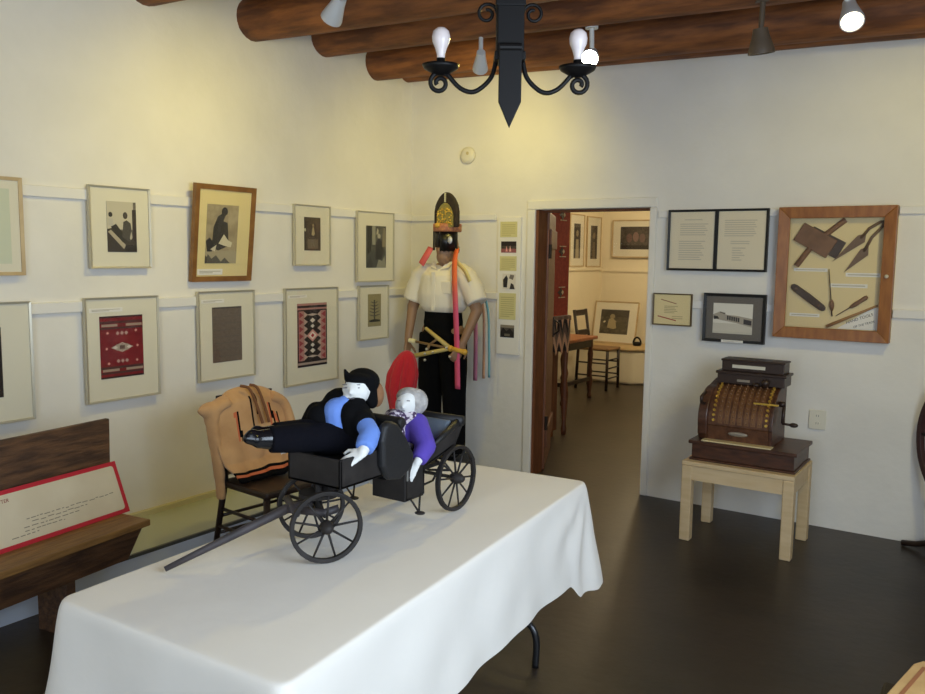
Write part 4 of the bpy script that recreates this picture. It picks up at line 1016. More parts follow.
# three-pronged dance wand held across the thighs
wd = thing('dance_wand', 'yellow three-pronged wooden wand held across the mannequin\'s thighs', 'wand', (.78, -.50, .92))
H0 = Vector((.846, -.50, .922)); J = Vector((.735, -.51, .940)); T1 = Vector((.535, -.52, 1.066)); T2 = Vector((.40, -.52, .972)); T3 = Vector((.415, -.53, .862))
bm = B(); tube(bm, [H0, H0 + (J - H0) * .25, J], [.019, .016, .017], 12); ell(bm, H0, .021); ell(bm, J, (.022, .02, .022)); obj('handle', bm, M_yellow, wd, world=True, smooth=True)
bm = B(); tube(bm, [J, J + (T1 - J) * .45, T1], [.016, .015, .012], 10); ell(bm, T1, .0125); obj('prong', bm, M_yellowpale, wd, world=True, smooth=True)
bm = B(); tube(bm, [J + (T3 - J) * .0, J + (T3 - J) * .5, T3], [.014, .015, .018], 10); ell(bm, T3, .0185); obj('prong', bm, M_yellowpale, wd, world=True, smooth=True)
bm = B(); tube(bm, [J, T2], [.009, .009], 10); obj('prong', bm, mat('prong_brown', (128, 100, 62), .5), wd, world=True, smooth=True)
bm = B(); q = T2; tube(bm, [q - (J - T2).normalized() * .012, q + (J - T2).normalized() * .045], .017, 12); obj('tip_bead', bm, mat('bead_ivory', (224, 214, 170), .4), wd, world=True)
bm = B(); s1 = J + (T1 - J) * .5; s3 = J + (T3 - J) * .62; sm = J + (T2 - J) * .52
tube(bm, [s1, sm], .008, 8); tube(bm, [sm, s3], .010, 8); obj('cross_brace', bm, mat('brace_brown', (140, 112, 76), .5), wd, world=True, smooth=True)
bm = B()
for q in (s3, sm + (s3 - sm) * .5, J + (T3 - J) * .42, J + Vector((.008, -.004, -.055)), J + (T1 - J) * .06 + Vector((0, -.015, 0)), s3 + Vector((0, 0, -.045))): ell(bm, q - Vector((0, .014, 0)), .010, n=10)
obj('bells', bm, mat('bell_silver', (206, 200, 184), .3, .5), wd, world=True, smooth=True)

# ------------------------------------------------------------------ carriage
Z0 = TZ + .0045
ca = thing('carriage', 'black miniature four-wheeled carriage with a long pole on the white tablecloth', 'carriage', (2.36, -3.22, Z0))
def wheel(c, ax, r, n, phase=0.0):
    c = Vector(c); ax = Vector(ax).normalized(); Mx = aim(c, ax)
    bm = B(); m = 40
    secs = [(r, -.008), (r, .008), (r - .012, .007), (r - .012, -.007)]
    rings = [[bm.verts.new(Mx @ Vector((a_ * math.cos(2 * PI * k / m), a_ * math.sin(2 * PI * k / m), h_))) for a_, h_ in secs] for k in range(m)]
    for k in range(m):
        a_, b_ = rings[k], rings[(k + 1) % m]
        for j in range(4): bm.faces.new((a_[j], a_[(j + 1) % 4], b_[(j + 1) % 4], b_[j]))
    w_ = obj('wheel', bm, M_carr, ca, world=True, bevel=.002)
    bm = B(); lathe(bm, [(.0, -.022), (.010, -.022), (.017, -.012), (.019, 0), (.017, .014), (.011, .026), (.007, .030), (0, .031)], Mx, 18); obj('hub', bm, M_carr, w_, world=True, smooth=True)
    for k in range(n):
        a_ = 2 * PI * k / n + phase
        bm = B(); tube(bm, [Mx @ Vector((.014 * math.cos(a_), .014 * math.sin(a_), 0)), Mx @ Vector(((r - .010) * math.cos(a_), (r - .010) * math.sin(a_), 0))], [.0036, .0028], 8); obj('spoke', bm, M_carr, w_, world=True, smooth=True)
    return w_
FA = Vector((2.367, -3.516, Z0 + .099)); fa = Vector((.82, -.572, 0))
RA = Vector((2.365, -2.987, Z0 + .108)); ra = Vector((1, 0, 0))
wheel(FA + fa * .105, fa, .099, 9, .25); wheel(FA - fa * .105, -fa, .099, 9, .1)
wheel(RA + ra * .108, ra, .108, 10, .15); wheel(RA - ra * .108, -ra, .108, 10, .3)
bm = B(); tube(bm, [FA - fa * .10, FA + fa * .10], .006, 10); obj('axle', bm, M_carr, ca, world=True, smooth=True)
bm = B(); tube(bm, [RA - ra * .10, RA + ra * .10], .006, 10); obj('axle', bm, M_carr, ca, world=True, smooth=True)
# pole with forked rear end
hd_ = Vector((-.572, -.82, 0)); tipp = Vector((2.16, -3.871, Z0 + .008))
pj = FA + hd_ * .09 + Vector((0, 0, .028))
bm = B(); tube(bm, [tipp, tipp + (pj - tipp) * .5, pj, FA + hd_ * .02 + Vector((0, 0, .036))], [.007, .011, .0135, .012], 10)
obj('pole', bm, M_carrgrey, ca, world=True, smooth=True)
bm = B()
for s in (-1, 1): tube(bm, [pj, FA + fa * s * .075 + Vector((0, 0, .03)), FA + fa * s * .078 - hd_ * .04 + Vector((0, 0, .04))], .011, 8)
tube(bm, [FA + hd_ * .075 + fa * -.075 + Vector((0, 0, .035)), FA + hd_ * .075 + fa * .075 + Vector((0, 0, .035))], .011, 8)
obj('pole_fork', bm, M_carrgrey, ca, world=True, smooth=True)
bm = B(); lathe(bm, [(.055, 0), (.055, .010), (0, .010)], Matrix.Translation(FA + Vector((0, 0, .058))), 24); tube(bm, [FA, FA + Vector((0, 0, .10))], .010, 10); obj('turntable', bm, M_carr, ca, world=True)
# leaf springs
bm = B()
for c_, d_ in ((FA, fa), (RA, ra)):
    for s in (1, -1): tube(bm, [c_ - d_ * .085 + Vector((0, 0, .022)), c_ + Vector((0, 0, .022 + .018 * (1 + s) / 1.0 if s > 0 else .010)), c_ + d_ * .085 + Vector((0, 0, .022))], .004, 8)
obj('leaf_spring', bm, M_carr, ca, world=True, smooth=True)
# front box, driver's seat
XN, XF = 2.462, 2.262
bm = B()
def hollow(y0, y1, z0, z1, th_=.010, front=True, rear=True, open_top=True):
    box(bm, XF, XN, y0, y1, z0, z0 + th_); box(bm, XF, XF + th_, y0, y1, z0, z1); box(bm, XN - th_, XN, y0, y1, z0, z1)
    if front: box(bm, XF, XN, y0, y0 + th_, z0, z1)
    if rear: box(bm, XF, XN, y1 - th_, y1, z0, z1)
hollow(-3.53, -3.235, .940, 1.022)
obj('front_box', bm, M_carr, ca, world=True, bevel=.003)
bm = B(); box(bm, XF + .010, XN - .010, -3.52, -3.25, .955, .99); obj('driver_seat', bm, M_leather, ca, world=True, bevel=.008)
bm = B()
hexa(bm, [(XF - .005, -3.31, .985), (XF - .005, -3.285, 1.085), (XF - .005, -3.28, .985), (XF - .005, -3.255, 1.085), (XN + .005, -3.31, .985), (XN + .005, -3.285, 1.085), (XN + .005, -3.28, .985), (XN + .005, -3.255, 1.085)])
tube(bm, [(XF - .01, -3.268, 1.085), (XN + .01, -3.268, 1.085)], .017, 12)
obj('driver_seat_back', bm, M_leather, ca, world=True, bevel=.006)
for xa in (XF - .024, XN - .006):
    bm = B(); prism(bm, [(-3.365, 1.095), (-3.34, 1.105), (-3.305, 1.09), (-3.265, 1.045), (-3.225, .985), (-3.235, .945), (-3.29, .92), (-3.345, .93), (-3.375, .975), (-3.38, 1.05)], 'x', xa, xa + .030)
    obj('folded_hood_side', bm, M_leather, ca, world=True, bevel=.012, seg=3)
# deep passenger body behind
bm = B()
ps = [(-3.24, .836), (-3.15, .848), (-3.145, .925), (-3.05, .945), (-2.985, .965), (-2.945, 1.03), (-2.965, 1.035), (-3.06, .995), (-3.16, .955), (-3.24, .957)]
XW = 2.335
for xa in (XW, XN - .010): prism(bm, ps, 'x', xa, xa + .010)
prism(bm, ps[2:9], 'x', XF - .05, XF - .04)
box(bm, XW, XN, -3.24, -3.15, .836, .846); box(bm, XW, XN, -3.245, -3.233, .836, .957); box(bm, XW, XN, -3.155, -3.145, .84, .93)
hexa(bm, [(XF - .05, -3.145, .925), (XF - .05, -3.145, .933), (XF - .05, -2.985, .962), (XF - .05, -2.985, .972), (XN, -3.145, .925), (XN, -3.145, .933), (XN, -2.985, .962), (XN, -2.985, .972)])
hexa(bm, [(XF - .05, -2.99, .965), (XF - .05, -2.945, 1.03), (XF - .05, -2.978, .962), (XF - .05, -2.93, 1.03), (XN, -2.99, .965), (XN, -2.945, 1.03), (XN, -2.978, .962), (XN, -2.93, 1.03)])
obj('passenger_body', bm, M_carr, ca, world=True, bevel=.002)
bm = B(); box(bm, XF - .035, XN - .012, -3.14, -3.0, .955, .975); obj('passenger_seat', bm, M_leather, ca, world=True, bevel=.006)
bm = B(); tube(bm, [(XF - .06, -2.95, 1.04), (XN + .01, -2.95, 1.04)], .017, 12); tube(bm, [(XN - .004, -2.95, 1.04), (XN - .002, -3.05, 1.005), (XN - .002, -3.10, .985)], [.013, .010, .008], 10)
obj('seat_rail', bm, M_leather, ca, world=True, smooth=True)
bm = B(); hexa(bm, [(XF - .03, -3.06, .95), (XF - .03, -2.985, 1.045), (XF - .03, -3.045, .94), (XF - .03, -2.965, 1.04), (XN - .02, -3.06, .95), (XN - .02, -2.985, 1.045), (XN - .02, -3.045, .94), (XN - .02, -2.965, 1.04)]); o = obj('back_cushion', bm, M_bluegrey, ca, world=True, bevel=.008); o['label'] = 'grey blue back cushion'
# steps
for xs in (XN + .008, XF - .058):
    bm = B(); tube(bm, [(xs - .010, -3.215, .84), (xs + .004, -3.19, .795)], .0032, 8); tube(bm, [(xs - .010, -3.165, .845), (xs + .004, -3.19, .795)], .0032, 8); ell(bm, (xs + .008, -3.19, .793), (.017, .015, .005)); obj('step', bm, M_carr, ca, world=True, smooth=True)
bm = B(); box(bm, XN + .0, XN + .003, -3.237, -3.232, .90, .945); o = obj('latch', bm, mat('latch_silver', (170, 170, 166), .35, .6), ca, world=True)
bm = B(); tube(bm, [(XN - .02, -3.14, .86), (XN - .03, -3.06, .858), (XN - .03, -2.99, .935)], .004, 8); box(bm, 2.34, 2.39, -3.50, -3.22, .915, .942); box(bm, 2.335, 2.395, -3.14, -2.97, .885, .90); obj('undercarriage', bm, M_carr, ca, world=True, bevel=.006)

# ------------------------------------------------------------------ dolls
def V(*a): return Vector(a)
d1 = thing('male_doll', 'reclining rag doll in black hat and blue shirt on the front carriage seat', 'doll', (2.347, -3.327, .99), math.radians(33.9))
H = .19                          # height of the head above the seat
head = V(0, 0, H); neck = V(-.030, -.012, H - .036); chest = V(-.055, -.012, H - .080); hip = V(-.045, .0, H - .140)
shn, eln, wrn = V(.012, -.035, H - .072), V(.050, -.110, H - .108), V(.036, -.170, H - .148)
shf, elf, wrf = V(-.125, .02, H - .075), V(-.150, .0, H - .13), V(-.16, -.03, H - .15)
kn = [V(-.15, -.085 + o_, H - .122) for o_ in (-.030, .028)]; an = [V(-.225, -.135 + o_, H - .118) for o_ in (-.026, .024)]
bm = B()
ell(bm, head, (.040, .041, .044)); cap(bm, chest, neck, .036, .022); cap(bm, neck, head, .022, .026); cap(bm, hip, chest, .034, .034)
ell(bm, head + V(-.016, -.040, -.002), (.006, .007, .009))
for sx in (-1, 1): ell(bm, head + V(sx * .040, .002, 0), (.006, .010, .012))
for s_, e_, w_ in ((shn, eln, wrn), (shf, elf, wrf)): cap(bm, s_, e_, .024, .022); cap(bm, e_, w_, .022, .015)
hand(bm, wrn, (-.75, -.2, -.45), 1, curl=.45, s=.56, up=(0, -.6, .8)); hand(bm, wrf, (-.6, -.7, -.1), -1, curl=.3, s=.5, up=(0, 0, 1))
for k in (0, 1): cap(bm, hip + V(0, -.02 + .04 * k, 0), kn[k], .036, .030); cap(bm, kn[k], an[k], .030, .022)
sculpt('body', bm, M_dollwhite, d1, voxel=.0045, smooth=3)
bm = B()                        # shirt: chest and sleeves
cap(bm, hip + V(-.006, -.010, .0), chest + V(-.002, -.008, .016), .048, .043); cap(bm, chest + V(-.002, -.008, .014), neck + V(-.004, -.006, -.002), .040, .024)
for s_, e_, w_ in ((shn, eln, wrn), (shf, elf, wrf)): cap(bm, s_, e_, .029, .029); tube(bm, [e_, e_ + (w_ - e_) * .45, e_ + (w_ - e_) * .85], [.029, .031, .027], 14)
sculpt('shirt', bm, M_blue, d1, voxel=.006, smooth=3)
bm = B()                        # open black coat, sides and back
cap(bm, hip + V(.045, -.022, .0), chest + V(.046, -.024, .012), .043, .042); cap(bm, chest + V(.046, -.02, .012), neck + V(.030, -.004, .004), .038, .026)
cap(bm, hip + V(-.062, -.008, .0), chest + V(-.056, -.006, .0), .038, .038); cap(bm, chest + V(-.056, .006, .005), neck + V(-.022, .010, .004), .032, .020)
cap(bm, hip + V(0, .045, .02), chest + V(0, .045, .02), .060, .060)
cap(bm, shf, elf, .034, .034); cap(bm, elf, elf + (wrf - elf) * .7, .034, .028)
cap(bm, shn + V(-.005, .01, .002), shn + (eln - shn) * .35, .038, .037)
sculpt('coat', bm, M_black, d1, voxel=.006, smooth=3)
bm = B()
ell(bm, hip + V(.0, -.01, -.006), (.075, .058, .044)); cap(bm, hip + V(.03, -.03, -.01), hip + V(-.05, -.05, -.004), .042, .042)
for k in (0, 1): tube(bm, [hip + V(0, -.022 + .044 * k, 0), kn[k], an[k]], [.044, .043, .038], 14); ell(bm, kn[k], .043)
sculpt('trousers', bm, M_navy, d1, voxel=.006, smooth=3)
for k in (0, 1):
    bm = B(); a_ = an[k] + V(-.012, -.008, .002)
    cap(bm, a_ + V(.012, .008, 0), a_ + V(-.012, -.006, .002), .030, .026); cap(bm, a_ + V(-.012, -.006, .002), a_ + V(-.040, -.014, .006), .024, .017); ell(bm, a_ + V(-.030, -.012, .014), (.020, .016, .018))
    sculpt('shoe', bm, M_shoe, d1, voxel=.0045, smooth=3)
bm = B()                        # black hat with a point in front, pulled over the back of the head
ell(bm, head + V(.012, .022, .020), (.053, .050, .042)); cap(bm, head + V(.030, .014, .012), head + V(.040, .012, -.040), .026, .020)
ell(bm, head + V(.002, -.004, .036), (.042, .044, .016)); cap(bm, head + V(-.026, -.014, .036), head + V(-.036, -.018, .062), .013, .004)
sculpt('hat', bm, M_black, d1, voxel=.004, smooth=2)
bm = B(); ell(bm, head + V(.052, .034, -.020), (.024, .024, .040)); sculpt('hair', bm, M_brownhair, d1, voxel=.005, smooth=2)
bm = B()                        # drawn face: eyes, brows and mouth
for sx in (-1, 1):
    tube(bm, [head + V(sx * .018 - .014 - .006, -.0365 + (.004 if sx > 0 else -.0), .010), head + V(sx * .018 - .014 + .006, -.0385, .011)], .0017, 6)
    tube(bm, [head + V(sx * .019 - .014 - .007, -.034, .019), head + V(sx * .019 - .014 + .007, -.036, .020)], .0012, 6)
tube(bm, [head + V(-.024, -.0355, -.020), head + V(-.014, -.0385, -.0215), head + V(-.004, -.0375, -.020)], .0015, 6)
obj('drawn_face', bm, mat('face_ink', (96, 92, 96), .8), d1)

d2 = thing('female_doll', 'rag doll in purple coat with grey hair on the rear carriage seat', 'doll', (2.36, -3.094, .975), math.radians(33.9))
H = .132
head = V(-.006, -.012, H); neck = V(-.022, -.012, H - .045); chest = V(.004, .0, H - .090); hip = V(.01, .03, H - .12)
shn, eln, wrn = V(.026, -.022, H - .066), V(.058, -.085, H - .120), V(.034, -.142, H - .158)
shf, elf, wrf = V(-.055, .02, H - .07), V(-.085, .0, H - .13), V(-.08, -.05, H - .16)
bm = B()
ell(bm, head, (.037, .038, .046), M=Matrix.Rotation(.35, 4, 'Y')); cap(bm, chest, neck, .040, .026); cap(bm, neck, head, .026, .03); cap(bm, hip, chest, .048, .046)
ell(bm, head + V(-.010, -.038, -.002), (.0055, .006, .008))
for s_, e_, w_ in ((shn, eln, wrn), (shf, elf, wrf)): cap(bm, s_, e_, .022, .022); cap(bm, e_, w_, .022, .013)
hand(bm, wrn, (-.40, -.35, -.70), 1, curl=.5, s=.42, up=(0, -1, .2)); hand(bm, wrf, (-.4, -.6, -.5), -1, curl=.25, s=.46, up=(0, -1, .2))
legs = []
for o_ in (-.028, .028):
    k_ = V(-.075 + o_ * .8, -.085 - o_ * .5, H - .150); legs.append(k_)
    cap(bm, hip + V(o_ * .8, -o_ * .5, -.004), k_, .026, .024); cap(bm, k_, k_ + V(-.006, -.012, -.075), .024, .020)
sculpt('body', bm, M_dollwhite, d2, voxel=.0045, smooth=3)
bm = B()
cap(bm, hip, chest, .056, .056); cap(bm, chest, shn, .052, .040)
for s_, e_, w_ in ((shn, eln, wrn), (shf, elf, wrf)): cap(bm, s_, e_, .039, .033); tube(bm, [e_, e_ + (w_ - e_) * .85], [.033, .026], 12)
sculpt('coat', bm, M_purple, d2, voxel=.006, smooth=3)
bm = B()
for k_ in legs: cap(bm, hip, k_, .036, .032); tube(bm, [k_, k_ + V(-.006, -.012, -.07)], [.032, .036], 12)
sculpt('skirt', bm, M_black, d2, voxel=.006, smooth=3)
bm = B(); cap(bm, neck + V(-.016, -.030, .004), chest + V(-.040, -.062, -.005), .030, .030); cap(bm, neck + V(-.03, -.01, .004), neck + V(.03, -.016, .004), .027, .025); cap(bm, chest + V(-.040, -.062, -.005), chest + V(-.026, -.074, -.045), .030, .022)
sc = mat('speckled_scarf', (216, 206, 214), .9, col2=(74, 56, 84), scale=90, lo=.46, hi=.54, detail=1)
sculpt('scarf', bm, sc, d2, voxel=.006, smooth=2)
bm = B(); ell(bm, head + V(.026, .016, .004), (.042, .042, .044)); ell(bm, head + V(.004, .012, .022), (.040, .038, .030))
sculpt('hair', bm, M_greyhair, d2, voxel=.005, smooth=2)
bm = B()
for sx in (-1, 1): tube(bm, [head + V(sx * .015 - .008 - .005, -.0345, .016), head + V(sx * .015 - .008 + .005, -.036, .016)], .0016, 6)
tube(bm, [head + V(-.018, -.036, -.016), head + V(-.004, -.037, -.016)], .0014, 6)
obj('drawn_face', bm, mat('face_ink', (96, 92, 96), .8), d2)

# ------------------------------------------------------------------ cash register and its stand
st = thing('wooden_stand', 'blond wooden table carrying the cash register against the back wall', 'stand', (2.755, -.49, 0))
sx0, sx1, sy0, sy1, szt = 2.455, 3.055, -.715, -.27, .455
bm = B(); box(bm, sx0, sx1, sy0, sy1, szt - .025, szt); obj('top', bm, M_standwood, st, world=True, bevel=.004)
bm = B(); box(bm, sx0 + .01, sx1 - .01, sy0 + .008, sy0 + .028, szt - .105, szt - .025); box(bm, sx0 + .01, sx1 - .01, sy1 - .028, sy1 - .008, szt - .105, szt - .025)
box(bm, sx0 + .008, sx0 + .028, sy0 + .028, sy1 - .028, szt - .105, szt - .025); box(bm, sx1 - .028, sx1 - .008, sy0 + .028, sy1 - .028, szt - .105, szt - .025)
obj('apron', bm, M_standwood, st, world=True)
for x in (sx0, sx1 - .058):
    for y in (sy0, sy1 - .058):
        bm = B(); box(bm, x, x + .058, y, y + .058, 0, szt - .025); obj('leg', bm, M_standwood, st, world=True, bevel=.006)
rg_ = thing('cash_register', 'antique wooden and bronze cash register on the blond wooden table', 'cash register', (2.75, -.49, szt))
b0 = szt + .0005
bm = B(); box(bm, 2.478, 3.045, -.665, -.275, b0, b0 + .012); box(bm, 2.488, 3.035, -.655, -.28, b0 + .012, b0 + .092); box(bm, 2.472, 3.05, -.67, -.272, b0 + .092, b0 + .112)
obj('drawer_base', bm, M_regwood, rg_, world=True, bevel=.004)
bt = b0 + .112
bm = B(); box(bm, 2.54, 2.915, -.66, -.60, bt, bt + 0.007357); o = obj('coin_slab', bm, M_marble, rg_, world=True, bevel=.002); o['label'] = 'cream marble slab'
# body: curved key bank between two rounded sides
def arc(y0, z0, y1, z1, n=14, p=1.0):
    return [(y1 - (y1 - y0) * math.cos(PI / 2 * k / n) ** p, z0 + (z1 - z0) * math.sin(PI / 2 * k / n)) for k in range(n + 1)]
bx0, bx1 = 2.505, 2.905
prof = [(-.31, bt), (-.600, bt), (-.606, bt + 0.08276)] + arc(-.61, bt + 0.09196, -.41, bt + 0.3081, 14) + [(-.31, bt + 0.3081)]
bm = B(); prism(bm, prof, 'x', bx0 + .055, bx1 - .02); obj('key_bank', bm, M_regmetal, rg_, world=True, smooth=False)
prof2 = [(-.31, bt), (-.60, bt), (-.625, bt + 0.03678), (-.632, bt + 0.1104)] + arc(-.632, bt + 0.1195, -.44, bt + 0.2897, 14) + [(-.31, bt + 0.3173)]
bm = B(); prism(bm, prof2, 'x', bx0, bx0 + .055); o = obj('side_panel', bm, M_regwood, rg_, world=True, bevel=.008)
bm = B(); prism(bm, prof, 'x', bx1 - .02, bx1); obj('side_panel', bm, M_regwood, rg_, world=True, bevel=.004)
bm = B(); tube(bm, [(bx0 + .028, -.60, bt + 0.2023), (bx0 + .028, -.66, bt + 0.2207), (bx0 + .028, -.665, bt + 0.2483), (bx0 + .028, -.60, bt + 0.2667)], .009, 8); obj('side_lever', bm, M_regdark, rg_, world=True, smooth=True)
# rows of brass keys on the curve
def on_arc(a_, off=0.0):
    ra_, rz_ = .20, .2161
    y = -.41 - (ra_ + off) * math.cos(a_); z = bt + 0.09196 + (rz_ + off) * math.sin(a_); return y, z
for i in range(9):
    x = bx0 + .085 + i * .0355
    big = i in (0, 8)
    bm = B()
    if not big: prism(bm, [on_arc(.05 + 1.2 * k / 10, .004) for k in range(11)] + [on_arc(.05 + 1.2 * k / 10, -.004) for k in range(10, -1, -1)], 'x', x - .012, x + .012)
    for k in range(10):
        a_ = .12 + 1.12 * k / 9; y, z = on_arc(a_, .006)
        if big: tube(bm, [on_arc_ for on_arc_ in ((x, *on_arc(a_, -.002)), (x, *on_arc(a_, .014)))], .0075, 8)
        else: ell(bm, (x, y, z), (.005, .005, .006), n=8)
    obj('key_row', bm, M_brass if big else mat('dull_brass', (122, 86, 56), .4, .4), rg_, world=True)
bm = B(); box(bm, bx0 + .29, bx1 + .02, -.586, -.575, bt + 0.2253, bt + 0.2345); obj('brass_bar', bm, M_brass, rg_, world=True)
bm = B(); ell(bm, (2.725, -.607, bt + 0.05058), (.055, .006, .013)); o = obj('name_plate', bm, mat('plate_pewter', (150, 140, 126), .4, .4), rg_, world=True, smooth=True)
# indicator box on top
bm = B(); box(bm, 2.558, 2.925, -.47, -.31, bt + 0.3081, bt + 0.3678); box(bm, 2.55, 2.935, -.48, -.305, bt + 0.3632, bt + 0.3789); obj('upper_cabinet', bm, M_regdark, rg_, world=True, bevel=.004)
bm = B(); box(bm, 2.575, 2.915, -.45, -.32, bt + 0.3789, bt + 0.4368); box(bm, 2.57, 2.92, -.455, -.315, bt + 0.4341, bt + 0.446); obj('indicator_box', bm, M_regdark, rg_, world=True, bevel=.004)
bm = B(); box(bm, 2.635, 2.815, -.4535, -.449, bt + 0.3973, bt + 0.4157); o = obj('indicator_window', bm, mat('window_pale', (206, 200, 184), .3), rg_, world=True); o['label'] = 'pale indicator window'
bm = B(); box(bm, 2.67, 2.74, -.474, -.469, bt + 0.3237, bt + 0.3366); obj('brand_plate', bm, mat('plate_pewter', (150, 140, 126), .4, .4), rg_, world=True)
bm = B(); ell(bm, (2.83, -.49, bt + 0.3311), (.022, .02, .022)); tube(bm, [(2.83, -.49, bt + 0.3081), (2.83, -.49, bt + 0.3311)], .012, 10); ell(bm, (2.78, -.49, bt + 0.3173), (.02, .02, .012)); obj('lock_knob', bm, M_regdark, rg_, world=True, smooth=True)
# crank on the right side
bm = B(); tube(bm, [(bx1, -.47, bt + 0.2207), (bx1 + .03, -.47, bt + 0.2207)], .016, 12); tube(bm, [(bx1 + .025, -.47, bt + 0.2207), (bx1 + .027, -.50, bt + 0.1195)], .009, 8); tube(bm, [(bx1 + .027, -.50, bt + 0.1195), (bx1 + .075, -.50, bt + 0.1177)], .007, 8); ell(bm, (bx1 + .085, -.50, bt + 0.1177), (.024, .013, .013)); obj('crank', bm, M_regdark, rg_, world=True, smooth=True)

# ------------------------------------------------------------------ things cut by the right edge
sw = thing('spinning_wheel', 'dark spinning wheel rim cut by the right edge of the photo', 'spinning wheel', (3.86, -.32, 0))
c_ = Vector((3.768, -.34, .645)); ax = Vector((.78, .62, 0)).normalized(); Mx = aim(c_, ax); r = .345; m = 48
bm = B(); secs = [(r, -.018), (r, .018), (r - .03, .014), (r - .03, -.014)]
rings = [[bm.verts.new(Mx @ Vector((a_ * math.cos(2 * PI * k / m), a_ * math.sin(2 * PI * k / m), h_))) for a_, h_ in secs] for k in range(m)]
for k in range(m):
    p, q = rings[k], rings[(k + 1) % m]
    for j in range(4): bm.faces.new((p[j], p[(j + 1) % 4], q[(j + 1) % 4], q[j]))
wl = obj('wheel', bm, mat('wheel_mahogany', (58, 30, 32), .45), sw, world=True, bevel=.003)
bm = B(); lathe(bm, [(0, -.05), (.03, -.05), (.045, 0), (.03, .05), (0, .05)], Mx, 18); obj('hub', bm, M_dkwood, wl, world=True, smooth=True)
for k in range(10):
    a_ = 2 * PI * k / 10
    bm = B(); tube(bm, [Mx @ Vector((.035 * math.cos(a_), .035 * math.sin(a_), 0)), Mx @ Vector(((r - .02) * math.cos(a_), (r - .02) * math.sin(a_), 0))], [.011, .008], 8); obj('spoke', bm, M_dkwood, wl, world=True, smooth=True)
bm = B(); tube(bm, [Mx @ Vector((0, 0, -.09)), Mx @ Vector((0, 0, .09))], .012, 10); obj('axle', bm, M_dkwood, sw, world=True)
for s in (-1, 1):
    bm = B(); p = Mx @ Vector((0, 0, s * .085)); tube(bm, [p, Vector((p.x + .03, p.y, .24))], .016, 10); obj('post', bm, M_dkwood, sw, world=True, smooth=True)
bm = B(); box(bm, 3.74, 4.39, -.50, -.16, .20, .24); obj('bench_board', bm, M_dkwood, sw, world=True, bevel=.006)
for pts in ([(3.51, -.075, .016), (3.58, -.10, .03), (3.70, -.18, .09), (3.82, -.24, .205)], [(3.90, -.46, .0), (3.92, -.42, .205)], [(4.38, -.30, 0), (4.32, -.32, .205)]):
    bm = B(); tube(bm, pts, [.016] * len(pts), 10); obj('leg', bm, M_dkwood, sw, world=True, smooth=True)
wb = thing('wooden_box', 'tan wooden box with brown edging at the lower right corner of the photo', 'box', (3.79, -2.56, 0), math.radians(-9.5))
bm = B(); prism(bm, [(-.012, -.85), (.5, -.85), (.5, .0), (.05, .0), (.015, -.012), (.0, -.05)], 'z', .435, .452); obj('lid', bm, M_tan2, wb, bevel=.003)
bm = B(); prism(bm, [(.012, -.83), (.022, -.83), (.034, -.055), (.024, -.055)], 'z', .452, .4535); o = obj('edging', bm, M_edge, wb)
bm = B(); box(bm, .02, .49, -.84, -.02, 0, .435); obj('box_body', bm, M_oldwood, wb, bevel=.004)
db = tag(None or (lambda: (lambda b: (box(b, 3.70, 3.80, -2.62, -2.50, 0, .33), obj('dark_block', b, mat('block_dark', (50, 40, 34), .6), bevel=.01))[1])(B()))(), 'small dark wooden block standing behind the tan box at lower right', 'block')

# ------------------------------------------------------------------ furniture and pictures of the far room
picture('narrow framed photograph nearest the door on the far room left wall', 'FL', 4.14, 4.545, 1.45, 2.105, M_pale, .014, prints=[((.28, .16, .72, .82), PH_dark, [(O(.5, .72, .2, .1), (150, 138, 110)), ([(.25, 0), (.3, .55), (.7, .55), (.78, 0)], (170, 158, 130))], 'print')], gap=.005)
picture('narrow framed photograph in the corner of the far room left wall', 'FL', 4.63, 5.05, 1.445, 2.095, M_pale, .014, prints=[((.26, .16, .72, .82), PH_dark, [(O(.5, .7, .18, .1), (140, 128, 104)), ([(.3, 0), (.34, .5), (.66, .5), (.74, 0)], (120, 108, 88))], 'print')], gap=.005)
picture('wide framed photograph hanging on the far room back wall', 'FB', -.565, .02, 1.572, 2.06, M_pale, .016, prints=[((.20, .22, .90, .82), PH_dark, [(O(.3, .5, .1, .2), (110, 84, 80)), (O(.52, .55, .1, .22), (132, 104, 98)), (O(.74, .5, .1, .2), (110, 88, 84)), (R(0, 0, 1, .18), (40, 34, 34))], 'print')], gap=.022)
picture('framed photograph of a crouching weaver standing on the clay ledge in the far room', 'FB', -.74, -.13, .4595, 1.01, M_pale, .016, prints=[((.16, .22, .80, .80), photo_mat('photo_weaver', (96, 88, 70), (60, 54, 44), 26), [
    (R(0, .7, 1, 1), (60, 54, 46)), (O(.42, .72, .09, .1), (150, 138, 106)), ([(.26, .25), (.3, .6), (.42, .66), (.6, .5), (.7, .3), (.5, .2)], (166, 152, 116)), ([(.1, .48), (.16, .54), (.2, .5), (.14, .44)], (230, 222, 190)), ([(.55, .5), (.85, .5), (.95, .2), (.6, .2)], (84, 78, 60))], 'print')],
    loc=(-.40, 4.86, .4595), lean=-.22)
t = thing('iron_kettle', 'small dark round iron with loop handle at the ledge end in the far room', 'kettle', (-.045, 4.80, .4585))
bm = B(); lathe(bm, [(0, 0), (.045, 0), (.055, .015), (.053, .035), (.03, .048), (0, .05)], n=20); obj('pot_body', bm, M_iron, t, smooth=True)
bm = B(); tube(bm, [(.05 * math.cos(a_), 0, .03 + .075 * math.sin(a_)) for a_ in [PI * k / 14 for k in range(15)]], .012, 8); obj('handle', bm, M_iron, t, smooth=True)
